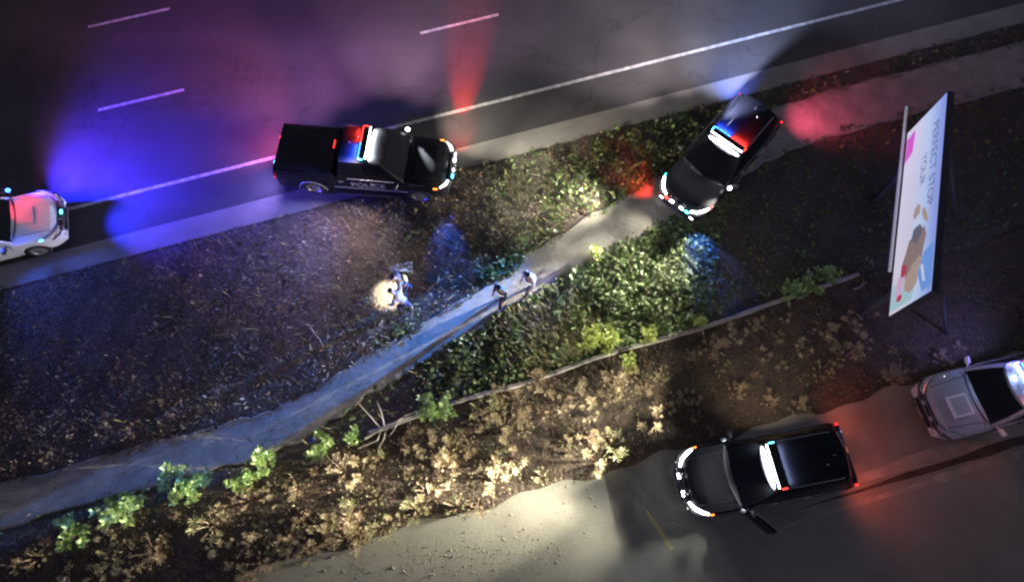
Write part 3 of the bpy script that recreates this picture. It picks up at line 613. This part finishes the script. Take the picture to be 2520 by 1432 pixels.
def person(loc, rz, label, lean=.05, stride=.25, arms=None, top='cloth_white', legs='cloth_navy', boots='boot', vest=None, stripe=False, patch=None, crouch=0, headtilt=.1):
    root = empty('person', (*loc, .015), rz); tag(root, label, 'person')
    pz = .93 - crouch; pel = Vector((-crouch * .5, 0, pz))
    def T(u, v, w):   # torso frame leaning forward about the pelvis
        return (pel.x + u * math.cos(lean) + w * math.sin(lean), v, pz - u * math.sin(lean) + w * math.cos(lean))
    spine = [(tuple(pel), .125), (T(0, 0, .14), .115), (T(.01, 0, .30), .14), (T(0, 0, .44), .125), (T(.0, 0, .53), .058), (T(.02, 0, .60), .06), (T(.045, 0, .68), .092), (T(.05, 0, .76), .088), (T(.045, 0, .815), .045)]
    body = [spine]; trou = [[(tuple(pel), .14), (T(0, 0, .1), .135)]]; shirt = [[(T(0, 0, .02), .135), (T(0, 0, .14), .130), (T(.01, 0, .30), .155), (T(0, 0, .44), .13)]]; bo = []
    for sg, st in ((1, stride), (-1, -stride)):
        hip = (pel.x, sg * .09, pz - .06); an = (st * .75, sg * .11, .09 + (.04 if st < 0 else 0)); kn = ((hip[0] + an[0]) / 2 + .06 + crouch * .55, sg * .105, (hip[2] + an[2]) / 2 + .02)
        toe = (an[0] + .15, sg * .125, .035)
        body.append([(tuple(pel), .125), (hip, .085), (kn, .055), (an, .038), ((an[0] + .02, an[1], .05), .04), (toe, .032)])
        trou.append([(tuple(pel), .14), (hip, .10), (kn, .073), (an, .065)])
        bo.append([((an[0] - .05, an[1], .045), .045), ((an[0] + .04, an[1], .05), .05), (toe, .04)])
        sh = T(0, sg * .19, .43); a = (arms or {}).get(sg, ((.0, .05, -.29), (.12, -.02, -.24)))
        el = tuple(sh[i] + a[0][i] * (sg if i == 1 else 1) for i in range(3)); wr = tuple(el[i] + a[1][i] * (sg if i == 1 else 1) for i in range(3))
        d = (Vector(wr) - Vector(el)).normalized(); pm = tuple(Vector(wr) + d * .07)
        body.append([(T(0, 0, .44), .125), (sh, .062), (el, .043), (wr, .03), (pm, (.038, .022))])
        shirt.append([(T(0, 0, .44), .13), (sh, .078), (tuple((Vector(sh) + Vector(el)) / 2), .064), (el, .056), (tuple(Vector(el) * .25 + Vector(wr) * .75), .046)])
        side = d.cross(Vector((0, 0, 1))).normalized(); dn = d.cross(side)
        for k, (off, ln) in enumerate(((-.03, .065), (-.01, .08), (.011, .075), (.03, .055))):
            b0 = Vector(pm) + side * off - d * .01; b1 = b0 + d * ln * .55; b2 = b1 + (d * .7 + dn * .7 * -1).normalized() * ln * .5
            body.append([(tuple(b0), .009), (tuple(b1), .0085), (tuple(b2), .007)])
        b0 = Vector(pm) - d * .045 + side * -.03 * sg; body.append([(tuple(b0), .010), (tuple(b0 + side * -.03 * sg + d * .03), .0095), (tuple(b0 + side * -.035 * sg + d * .06), .008)])
    hc = Vector(T(.05, 0, .735)); f = Vector((math.cos(lean), 0, -math.sin(lean)))
    body.append([(tuple(hc + f * .075), .02), (tuple(hc + f * .11 - Vector((0, 0, .012))), .014)])               # nose
    for sg in (-1, 1): body.append([(tuple(hc + Vector((0, sg * .082, 0))), .016), (tuple(hc + Vector((-.005, sg * .097, .02))), .012)])  # ears
    bd = skin_mesh('body', body, 'skin', root)
    skin_mesh('shirt', shirt, top, root); skin_mesh('trousers', trou, legs, root); skin_mesh('shoes', bo, boots, root)
    hb = skin_mesh('hair', [[(tuple(hc - f * .03 + Vector((0, 0, .0))), .098), (tuple(hc - f * .012 + Vector((0, 0, .05))), .102), (tuple(hc + Vector((0, 0, .085))), .07)]], 'hair', root)
    for sg in (-1, 1): MB().lathe_y((0, 0, 0), [(0, -.011), (.009, -.006), (.011, 0), (.009, .006), (0, .011)], 8).build('eye', 'hair', root).location = hc + f * .088 + Vector((0, sg * .033, .012))
    if vest: skin_mesh('vest', [[(T(0, 0, .06), .150), (T(0, 0, .16), .147), (T(.01, 0, .30), .170), (T(0, 0, .41), .150)]], vest, root)
    if patch: MB().box(T(-.185, 0, .30), (.03, .22, .26), ch=.012, ry=lean).build('back_patch', patch, root)
    if stripe:
        for z, r in ((.13, .168), (.31, .185)) if stripe is True else ((.13, .150),):
            P = [T(r * math.cos(t) * .92, r * math.sin(t), z) for t in np.linspace(0, 2 * PI, 17)]; MB().tube(P, .022, 6).build('reflective_band', 'reflective_glow', root)
    return root
person((.58, 7.90), R(215), 'person in pale shirt and dark vest walking on the footpath nearer the parked SUV', lean=.12, stride=.28, top='cloth_white', legs='cloth_slate', vest='cloth_slate', boots='boot', stripe=True)
person((-.30, 7.52), R(225), 'person in dark slate jacket walking on the footpath, farther from the parked SUV', lean=.18, stride=.34, top='cloth_slate', legs='cloth_navy', boots='boot', stripe=.31)
pc = person((-3.42, 7.86), R(195), 'person in navy with yellow back patch bending over the flashlit ground', lean=.38, stride=.16, top='cloth_lavender', legs='cloth_navy', vest='cloth_navy', patch='cloth_yellow', boots='boot_dark', arms={1: ((.06, .03, -.28), (.2, 0, -.16)), -1: ((.08, .03, -.27), (.22, -.04, -.12))})
pd = person((-3.48, 7.28), R(160), 'person in lavender grey shirt and navy trousers stooping beside the flashlight pool', lean=.5, stride=.2, top='cloth_lavender', legs='cloth_navy', boots='boot', crouch=.12, arms={1: ((.06, .03, -.28), (.16, 0, -.2)), -1: ((.1, .02, -.26), (.2, 0, -.16))})
fl = empty('flashlight', (-3.80, 7.90, .95), R(180)); tag(fl, 'flashlight held by the person in navy, shining a cream pool on the ground', 'flashlight')
MB().lathe_y((0, 0, 0), [(0, -.09), (.016, -.09), (.016, .04), (.026, .06), (.026, .09), (0, .09)], 12).build('barrel', 'dark_plastic', fl).rotation_euler = (R(-70), 0, 0)
lamp('torch_beam', fl, (.02, 0, -.06), (-4.05, 7.80, 0), (1, .92, .70), 1000, 66, .5, .02)

# ------------------------------------------------------------------ loose things on the ground
def crumple(name, loc, L, Wd, seed, m, rz, h=.12):
    rr = random.Random(seed)
    ph = [rr.uniform(0, 6) for _ in range(4)]
    fn = lambda u, v: ((u - .5) * L * (1 - .35 * v * 0), (v - .5) * Wd * (.35 + .65 * u), .02 + h * (.5 + .5 * math.sin(5 * u + ph[0]) * math.cos(4 * v + ph[1])) * math.sin(PI * u * .95 + .1) + .02 * math.sin(17 * u + 13 * v))
    b = MB().grid(fn, 14, 10); o = b.build(name, m, None, 50); o.location = (*loc, .0); o.rotation_euler = (0, 0, rz); sm = o.modifiers.new('thick', 'SOLIDIFY'); sm.thickness = .006; return o
tag(crumple('plastic_sheet', (-3.72, 8.72), .75, .46, 3, 'tarp', R(6), .14), 'pale blue plastic sheet lying in the weeds above the two stooping people', 'sheet')
tag(crumple('plastic_bag', (-6.17, 3.0), .28, .2, 5, 'bag_blue', R(20)), 'small blue plastic bag below the footpath beside a green bush', 'bag')
tag(crumple('paper_scrap', (-10.95, 1.58), .13, .09, 6, 'litter_white', R(0), .03), 'tiny white paper scrap at the lower edge of the blue lit footpath', 'litter')
eq = empty('equipment_case', (-2.66, 8.28, 0), R(-12)); tag(eq, 'dark equipment case in the weeds right of the two stooping people', 'case')
MB().box((0, 0, .12), (.42, .34, .22), ch=.02).build('shell', 'dark_plastic', eq); MB().box((0, 0, .25), (.42, .34, .035), ch=.012).build('lid', 'dark_plastic', eq)
MB().box((.10, .16, .272), (.14, .03, .012)).build('corner_glint', 'chrome', eq); MB().box((.195, .09, .272), (.03, .12, .012)).build('corner_glint', 'chrome', eq)  # bright bars on the lid's corner imitate the glints there
def branch(name, pts, r, label, twigs=()):
    root = empty(name, (*pts[0][:2], 0)); tag(root, label, 'branch'); o = Vector((*pts[0][:2], 0))
    lim = MB().tube([Vector(p) - o for p in pts], [r * (1 - .75 * i / (len(pts) - 1)) for i in range(len(pts))], 7).build('limb', 'dead_wood', root)
    for t in twigs: MB().tube([Vector(p) - o for p in t], [r * .5 * (1 - .7 * i / (len(t) - 1)) for i in range(len(t))], 6).build('twig', 'dead_wood', lim)
branch('dead_branch', [(-4.5, 3.05, .16), (-4.0, 3.32, .26), (-3.6, 3.5, .28), (-3.1, 3.72, .24)], .05, 'pale dead branch with twigs lying across the kerb between green bushes',
       [[(-4.0, 3.32, .26), (-4.35, 3.7, .35), (-4.75, 4.1, .45)], [(-3.9, 3.36, .26), (-4.0, 3.8, .4), (-4.15, 4.15, .5)], [(-3.6, 3.5, .28), (-3.3, 3.72, .3), (-2.95, 3.85, .32)], [(-4.0, 3.32, .26), (-4.1, 3.0, .2), (-4.7, 2.75, .12)], [(-3.85, 3.4, .26), (-3.9, 3.05, .2), (-4.1, 2.7, .1)], [(-3.5, 3.52, .28), (-3.6, 3.3, .3), (-3.75, 3.1, .2)]])
branch('fallen_twig', [(-6.55, 6.62, .08), (-6.38, 6.4, .14), (-6.2, 6.22, .1), (-6.1, 6.0, .06)], .03, 'small pale crooked twig in the dark weeds left of the footpath', [[(-6.38, 6.4, .14), (-6.5, 6.3, .1), (-6.55, 6.15, .08)]])
branch('fallen_twig', [(11.35, 7.95, .06), (11.6, 8.05, .1), (11.85, 8.25, .06)], .028, 'short pale stick on dark ground left of the billboard', [[(11.6, 8.05, .1), (11.7, 8.22, .12), (11.72, 8.34, .1)]])

# ------------------------------------------------------------------ shrubs one can count
def leaf(b, base, d, L, w, mi=0, up=.15):
    d = Vector(d).normalized(); s = d.cross(Vector((0, 0, 1)))
    if s.length < 1e-3: s = Vector((1, 0, 0))
    s.normalize(); base = Vector(base); mid = base + d * L * .5 + Vector((0, 0, up * L * .4)); tip = base + d * L - Vector((0, 0, up * L * .3))
    b.add([base, mid + s * w, tip, mid - s * w], [(0, 1, 2), (0, 2, 3)], mi)
def dry_variant(seed):
    rr = random.Random(seed); hd = MB(); st = MB()
    for k in range(rr.randint(10, 17)):
        a = rr.uniform(0, 2 * PI); q = .36 * math.sqrt(rr.random()); z = rr.uniform(.10, .42) * (1.05 - q); c = Vector((q * math.cos(a), q * math.sin(a), z)); rad = rr.choice((.04, .05, .065, .08, .10, .13))
        st.tube([(c.x * .15, c.y * .15, -.03), (c.x * .6, c.y * .6, z * .6), c], [.012, .009, .006], 5)
        n = rr.randint(7, 11); t0 = rr.uniform(0, 6)
        for i in range(n):
            t = t0 + 2 * PI * i / n + rr.uniform(-.15, .15); el = rr.uniform(-.1, .5); L = rad * rr.uniform(.65, 1.2)
            d = Vector((math.cos(t) * math.cos(el), math.sin(t) * math.cos(el), math.sin(el))); leaf(hd, c, d, L, max(.008, L * .10))
            if rad > .075:
                for q2, f in ((-.6, .55), (.6, .75)):
                    leaf(hd, c + d * L * f, (math.cos(t + q2), math.sin(t + q2), .3), L * .38, L * .06)
    return hd.mesh('flower_heads', 0), st.mesh('stems', 40)
def green_variant(seed):
    rr = random.Random(seed); fo = MB(); st = MB()
    for k in range(18):
        a = rr.uniform(0, 2 * PI); q = rr.uniform(0, .34); z = rr.uniform(.12, .55) * (1.1 - q); c = Vector((q * math.cos(a), q * math.sin(a), z))
        st.tube([(c.x * .1, c.y * .1, -.03), (c.x * .55, c.y * .55, z * .6), c], [.016, .011, .007], 5)
        for i in range(13):
            t = rr.uniform(0, 2 * PI); el = rr.uniform(-.2, 1.0); L = rr.uniform(.09, .19); d = (math.cos(t) * math.cos(el), math.sin(t) * math.cos(el), math.sin(el)); leaf(fo, c + Vector(d) * .015, d, L, L * .24)
    return fo.mesh('foliage', 0), st.mesh('stems', 40)
def setmat(me, k): me.materials.clear(); me.materials.append(M[k]); return me
DV = []
mat('dry_olive', (.24, .24, .10), .7, island=(.50, .48, .24), transl=.2)
for s in range(7):
    a, c = dry_variant(100 + s); DV.append((setmat(a, 'dry_rust' if s % 3 == 2 else 'dry_olive' if s in (3, 6) else 'dry_head'), setmat(c, 'dry_stem')))
GV = []
for s in range(5):
    a, c = green_variant(200 + s); GV.append((a, setmat(c, 'dry_stem')))
for s in range(5): setmat(GV[s][0], 'bush_lime' if s == 4 else 'bush_green')
def shrub(name, xy, var, scale, label, group, part, cat='shrub'):
    root = empty(name, (*xy, 0), random.uniform(0, 6.28)); root.scale = (scale, scale, scale * random.uniform(.85, 1.15)); tag(root, label, cat, group)
    kind(link(part, var[0], root), 'stuff'); kind(link('stems', var[1], root), 'stuff'); return root
D_MID = [(-6.5, 1.6), (-6.0, 2.1), (-5.5, 2.4), (-5.0, 2.1), (-4.6, 2.1), (-4.1, 2.5), (-4.0, 1.3), (-3.4, 2.9), (-3.1, 3.2), (-3.1, 2.7), (-2.6, 2.8), (-2.2, 3.0), (-1.7, 3.1), (-1.9, 2.7), (-1.3, 2.8), (-2.2, 2.4), (-1.8, 1.9), (-3.0, 2.0), (-2.5, 1.5), (-2.9, 1.0), (-1.7, 1.1), (-1.0, 1.0), (-.5, 2.4), (-.6, 1.7), (0, 2.5), (-.8, 2.1), (-.7, 3.9), (-.5, 4.2), (0, 4.3), (.2, 3.7), (.9, 3.8), (-.8, 3.4), (-.3, 3.4), (-.2, 2.9), (.4, 3.3), (-.4, 4.5), (.9, 4.9), (1.1, 4.5), (1.5, 4.2), (1.9, 3.0), (1.7, 2.7), (1.6, 2.9), (2.4, 3.1), (2.6, 3.1), (2.9, 4.3), (3.2, 4.4), (2.2, 4.4), (4.1, 5.0), (4.7, 5.0), (4.2, 4.7), (3.8, 5.1), (3.2, 4.9), (2.4, 3.8), (2.5, 2.4), (3.0, 2.8), (.9, 1.9), (4.9, 4.0), (5.2, 4.3), (4.3, 3.6), (5.6, 4.4), (5.0, 4.0), (5.6, 3.8), (4.8, 5.1), (6.2, 3.3), (5.7, 5.6)]
D_LOW = [(-6.0, 0), (-5.4, .4), (-5.0, .8), (-4.2, .3), (-4.5, -.1), (-3.8, .45), (-5.5, .8), (-6.1, .6), (-6.4, .1), (-4.9, .1), (-3.6, .6), (-5.8, .2), (-7.3, .3), (-6.8, .5), (-7.7, 0), (-6.7, .2), (-6.0, -.1), (-6.4, -.1), (-5.5, .7), (-4.9, .8), (-6.8, -.3), (-7.3, -.5), (-7.6, -.8), (-8.0, -.6), (-5.9, -.3), (-8.5, 0), (-7.0, .0), (-6.2, .35), (-5.2, .05), (-4.7, .45)]
D_DARK = [(-9.9, .8), (-8.7, 1.0), (-7.9, 1.2), (-7.3, 1.5), (-8.9, .6), (-13.7, -.3), (-14.3, -.6), (-13.9, -.6), (-12.7, -.7), (-12.0, -.8), (-11.5, -.1), (-11.6, -.5), (-11.2, -.2), (-10.5, -.2), (-13.5, .1), (-11.1, -.8), (-11.9, .2), (-10.2, .1), (-11.3, .9)]
D_RIGHT = [(6.6, 5.4), (7.0, 4.6), (7.7, 5.1), (8.6, 5.3), (9.4, 5.9), (10.1, 6.4), (10.6, 5.6), (9.8, 5.2), (6.4, 6.0), (7.9, 6.7), (9.0, 7.0), (10.9, 6.8), (11.2, 6.1), (8.6, 6.3), (9.2, 4.9), (8.9, 3.9), (8.1, 4.2), (8.1, 5.7), (7.3, 6.4), (11.8, 7.1)]
D_FAR = [(12.3, 5.8), (11.9, 5.1), (12.4, 5.1), (13.6, 5.5), (14.4, 5.9)]
def jit(): return random.uniform(-.06, .06)
SIZE = {.6: 'tiny', .8: 'small', .95: 'medium', 1.1: 'large', 1.35: 'very large'}
def place_mid(x, y):
    t = (y - float(lot_y(x))) / (float(kerb_y(x)) - float(lot_y(x)))
    row = 'along the kerb' if t > .68 else 'at the lot edge' if t < .34 else 'in mid bed'
    col = 'left of the dead branch' if x < -4.2 else 'below the dead branch' if x < -1.6 else 'straight below the two walkers' if x < 1.2 else 'below the lime bushes' if x < 3.6 else "near the black SUV's nose"
    return row + ' ' + col
PLACE = ((D_MID, place_mid, 'dry shrubs in the middle of the planting bed'),
         (D_LOW, lambda x, y: 'at the lower left lot edge' + (", near the photo's bottom" if y < .1 else ''), 'dry shrubs at the lower lot edge'),
         (D_DARK, lambda x, y: 'in the dark lower left below the ' + ('first' if x < -10.8 else 'last') + ' bush clumps', 'dim dry shrubs at lower left'),
         (D_RIGHT, lambda x, y: 'in the bed above the lower black SUV, near ' + ('its roof' if y < 5 else 'the kerb'), 'dim dry shrubs above the lower SUV'),
         (D_FAR, lambda x, y: 'between the billboard and the white SUV', 'reddish dry shrubs by the white SUV'))
for L_, where, grp in PLACE:
    for i, (x, y) in enumerate(L_):
        vi = random.choice((2, 5)) if L_ is D_FAR else (i * 3 + len(L_)) % 7
        sc = random.choice((.6, .8, .95, 1.1, 1.35)); hue = 'rusty' if vi % 3 == 2 else 'olive' if vi in (3, 6) else 'golden'
        shrub('dry_shrub', (x + jit(), y + jit()), DV[vi], sc, SIZE[sc] + ' ' + hue + ' dried shrub ' + where(x, y), grp, 'flower_heads')
GB = [((-12.75, .30), 1, .9, 'yellow green bush at far lower left end of the row along the kerb'), ((-13.15, .62), 0, .6, 'small grey green bush at the far left end of the kerb row'),
      ((-11.6, .85), 0, 1.05, 'leafy green bush at lower left, second clump along the footpath'), ((-11.25, 1.25), 2, .85, 'dull green bush beside the footpath, above the second clump from left'),
      ((-9.65, 1.5), 3, 1.0, 'bright green bush in the third clump from left along the footpath'), ((-10.2, 1.95), 1, .85, 'bluish green bush overhanging the footpath in the third clump from left'), ((-9.35, 1.85), 2, .8, 'upright green bush on the right side of the third clump from left'),
      ((-8.2, 1.72), 0, .75, 'small green bush left of the fourth clump along the kerb'), ((-7.5, 2.35), 3, .95, 'round green bush topping the fourth clump beside the footpath'), ((-7.75, 1.95), 2, .7, 'yellowish bush at the foot of the fourth clump'),
      ((-5.75, 2.95), 1, .75, 'green bush beside the small blue bag'), ((-5.95, 2.6), 0, .65, 'small green bush just below the blue bag'), ((-4.85, 3.15), 2, .65, 'compact green bush left of the dead branch'),
      ((-2.55, 3.95), 3, .95, 'pale green bush at the right end of the dead branch'), ((-2.1, 4.0), 0, .8, 'pale leafy bush straddling the start of the visible kerb'),
      ((2.55, 6.15), 4, 1.0, 'lime green bush, left one of the bright pair above the kerb'), ((3.15, 6.15), 4, .95, 'lime green bush, right one of the bright pair above the kerb'), ((4.45, 6.3), 4, .75, 'small lime green bush just right of the bright pair'),
      ((3.65, 5.45), 4, .75, 'yellow green bush just below the kerb under the bright pair'), ((6.05, 6.75), 4, .6, 'small lime bush sitting on the kerb left of the dark bed'),
      ((9.3, 7.8), 2, 1.0, 'grey green bush at the right end of the visible kerb'), ((9.9, 8.1), 1, .85, 'pale green bush just right of the grey green bush near the billboard'), ((10.5, 8.45), 0, .8, 'small green bush nearest the billboard along the kerb'),
      ((2.85, 9.25), 4, .6, 'single lime tuft at the lower edge of the footpath near the parked SUV')]
for xy, v, sc, lab in GB: shrub('green_bush', xy, GV[v], sc * 1.25, lab, 'green bushes along the kerb and path', 'foliage', 'bush')

# ------------------------------------------------------------------ ground cover nobody could count
def cover(name, x, y, z, L, w, mats, mi, tilt=(-.1, .9), label=None, cat=None, aim=None):
    n = len(x); yaw = rng.uniform(0, 2 * np.pi, n) if aim is None else aim + rng.normal(0, .45, n); el = rng.uniform(*tilt, n)
    d = np.stack([np.cos(yaw) * np.cos(el), np.sin(yaw) * np.cos(el), np.sin(el)], 1); s = np.stack([-np.sin(yaw), np.cos(yaw), rng.normal(0, .35, n)], 1)
    B = np.stack([x, y, z], 1); mid = B + d * (L * .5)[:, None] + np.array([0, 0, 1]) * (L * .12)[:, None]; tip = B + d * L[:, None] - np.array([0, 0, 1]) * (L * .15)[:, None]
    V = np.stack([B, mid + s * w[:, None], tip, mid - s * w[:, None]], 1).reshape(-1, 3).astype(np.float32)
    me = bpy.data.meshes.new(name); me.vertices.add(4 * n); me.vertices.foreach_set('co', V.ravel()); me.loops.add(4 * n); me.loops.foreach_set('vertex_index', np.arange(4 * n, dtype=np.int32))
    me.polygons.add(n); me.polygons.foreach_set('loop_start', np.arange(0, 4 * n, 4, dtype=np.int32)); me.polygons.foreach_set('loop_total', np.full(n, 4, dtype=np.int32))
    me.polygons.foreach_set('material_index', mi.astype(np.int32)); me.update(); me.validate()
    o = link(name, me, None, mats); kind(o, 'stuff'); o['label'] = label; o['category'] = cat; return o
def bare(x, y):
    """ground kept free: car wheels, flash-lit patch, sheet"""
    k = np.ones(x.shape, bool)
    k &= np.hypot((x + 3.95) / 1.0, (y - 7.8) / .8) > .62
    for (cx, cy), a in ((pk, hk), (p2.xy, h2), (pp, hp)):
        u = (x - cx) * math.cos(a) + (y - cy) * math.sin(a); v = -(x - cx) * math.sin(a) + (y - cy) * math.cos(a); k &= (abs(u) > 2.5) | (abs(v) > 1.0)
    return k
N = 430000
x = rng.uniform(-19, 22, N); y = rng.uniform(0, 20, N); t = road_t(x, y); pdist = path_dist(x, y); ky = kerb_y(x)
edge = .10 * (hn(x, y, 4, 1) - .5)
ok = (t < -2.42 + .25 * (hn(x, y, 3.1, 5) - .55)) & (pdist > -.07 + .35 * (hn(x, y, 2.2, 4) - .55)) & (y > ky + .08) & bare(x, y)
below = (y < np.interp(x, PLA[:, 0], PLA[:, 1]))
dens = np.where(below, np.clip((x + 3.4 + .8 * (hn(x, y, 1.5, 8) - .5) * 2) / 1.6, .12, 1), 1.0) * np.where((x > 7.2 + .25 * (y - 10)) & (pdist > -.1) & below, .14, np.where(x > 8.6, .5, 1)) * (.45 + .75 * hn(x, y, 2.6, 6)) * np.where(below, 1.25, np.clip(2.6 * hn(x, y, .62, 31) - .3, .4, 1.1))
dens *= np.where(below & (x > -2), 1.15, 1)
ok &= rng.uniform(0, 1, N) < dens * .95
x, y, t, pdist, below = x[ok], y[ok], t[ok], pdist[ok], below[ok]; n = len(x)
hgt = .04 + .42 * np.clip(hn(x, y, 2.4, 9), 0, 1) ** 2 * np.clip(pdist / .5, .15, 1) * np.clip((-2.3 - t) / .6, .15, 1)
z = rng.uniform(0, 1, n) ** .7 * hgt - .02
gr = np.clip(.40 + .13 * (x + 1.0), -.2, 1) * np.where(x > 6.6, .25, .8) + .35 * (hn(x, y, 1.1, 2) - .5) * 2 + np.where(below, .35, 0) + np.where(pdist < .5, .18, 0) + rng.normal(0, .16, n)
rd = hn(x, y, .9, 12) + rng.normal(0, .12, n)
mi = np.where(gr > .52, 0, np.where(gr > .30, 1, np.where(rd > .55, 2, 3)))
mi = np.where((mi == 0) & (rd > .57) & ~below, 2, mi)
big = rng.uniform(0, 1, n) < np.where(mi == 0, .22, .07)
z = np.where(big, z + .06 * rng.uniform(0, 1, n), z)
L = rng.uniform(.05, .11, n) * np.where(big, 2.0, 1); w = L * np.where(mi >= 2, rng.uniform(.07, .2, n), rng.uniform(.2, .36, n))
cover('weeds', x, y, z, L, w, ['leaf_green', 'leaf_dull', 'leaf_brown', 'leaf_grey'], mi, label='low weeds and leafy ground cover on the verge around the footpath', cat='weeds')
# long straw grass combed downhill in the middle, and dry grass in the bed
x = np.concatenate([rng.normal(1.3, .75, 5200), rng.uniform(-12, 9, 3500)]); y = np.concatenate([rng.normal(6.2, .55, 5200), rng.uniform(0, 15, 3500)])
ok = (y > kerb_y(x) + .1) & (path_dist(x, y) > .08) & (road_t(x, y) < -2.5) & bare(x, y); x, y = x[ok], y[ok]; n = len(x)
L = rng.uniform(.18, .42, n); cover('long_grass', x, y, rng.uniform(0, .12, n), L, L * .035, ['straw', 'leaf_dull'], (rng.uniform(0, 1, n) > .7), tilt=(.05, .7), label='long straw coloured grass blades among the green weeds', cat='grass', aim=np.where(x > -1, 2.2, 2.8))
N = 150000; x = rng.uniform(-17, 17, N); y = rng.uniform(-3, 9, N)
ok = (y < kerb_y(x) - .06) & (y > lot_y(x) - .38 * hn(x, y, 3, 2) ** 2) & (rng.uniform(0, 1, N) < np.clip(1.5 * hn(x, y, 1.9, 15) - .35, .06, 1)) & bare(x, y); x, y = x[ok], y[ok]; n = len(x)
rd = hn(x, y, 1.2, 22) + rng.normal(0, .15, n); L = rng.uniform(.04, .12, n)
cover('bed_litter', x, y, rng.uniform(0, .10, n), L, L * rng.uniform(.06, .22, n), ['leaf_brown', 'straw', 'leaf_dull'], np.where(rd > .62, 2, np.where(rd > .5, 1, 0)), tilt=(-.1, 1.0), label='dead leaves and dry grass littering the planting bed', cat='leaf litter')
# fallen leaves and grit on the footpath
k = rng.integers(0, len(PL) - 1, 1500); f = rng.uniform(0, 1, 1500)[:, None]; q = PLA[k] * (1 - f) + PLA[k + 1] * f; off = rng.normal(0, .75, 1500) * PLWA[k]
x = q[:, 0] - .45 * off; y = q[:, 1] + .85 * off; ok = (abs(off) < PLWA[k] * 1.15) & (abs(x) < 22); x, y = x[ok], y[ok]; n = len(x); L = rng.uniform(.02, .07, n)
cover('path_litter', x, y, rng.uniform(.018, .03, n), L, L * rng.uniform(.15, .4, n), ['leaf_brown', 'leaf_grey', 'leaf_green'], rng.integers(0, 3, n), tilt=(-.1, .3), label='fallen leaves and grit scattered on the pale footpath', cat='leaf litter')
# pebbles on the lot
x = np.concatenate([rng.normal(cx, sx_, k) for cx, sx_, k in ((-1.7, 1.0, 110), (-.2, 1.2, 100), (1.8, .5, 34), (-5, 1.4, 60), (2.8, .5, 22), (-3, 3, 110), (4, 4, 90))]); nn = len(x)
y = np.concatenate([rng.normal(cy, sy, k) for cy, sy, k in ((-.55, .25, 110), (-.1, .35, 100), (1.2, .35, 34), (-.9, .2, 60), (2.0, .12, 22), (-.6, .7, 110), (.3, 1, 90))])
b = MB()
for px, py in zip(x, y):
    if py > float(lot_y(px)) + .05: continue
    r = random.uniform(.008, .026) * (1.6 if random.random() < .1 else 1); a0 = random.uniform(0, 6)
    P = [(px + r * random.uniform(.7, 1.2) * math.cos(a0 + k * 1.2566), py + r * random.uniform(.7, 1.2) * math.sin(a0 + k * 1.2566), .003) for k in range(5)] + [(px + (p_ := random.uniform(-.3, .3) * r), py, .003 + r * random.uniform(.7, 1.1))]
    b.add(P, [(k, (k + 1) % 5, 5) for k in range(5)])
o = b.build('pebbles', 'pebble', None, 0); kind(o, 'stuff'); o['label'] = 'scattered dark pebbles and clods on the pale gravel lot'; o['category'] = 'pebbles'
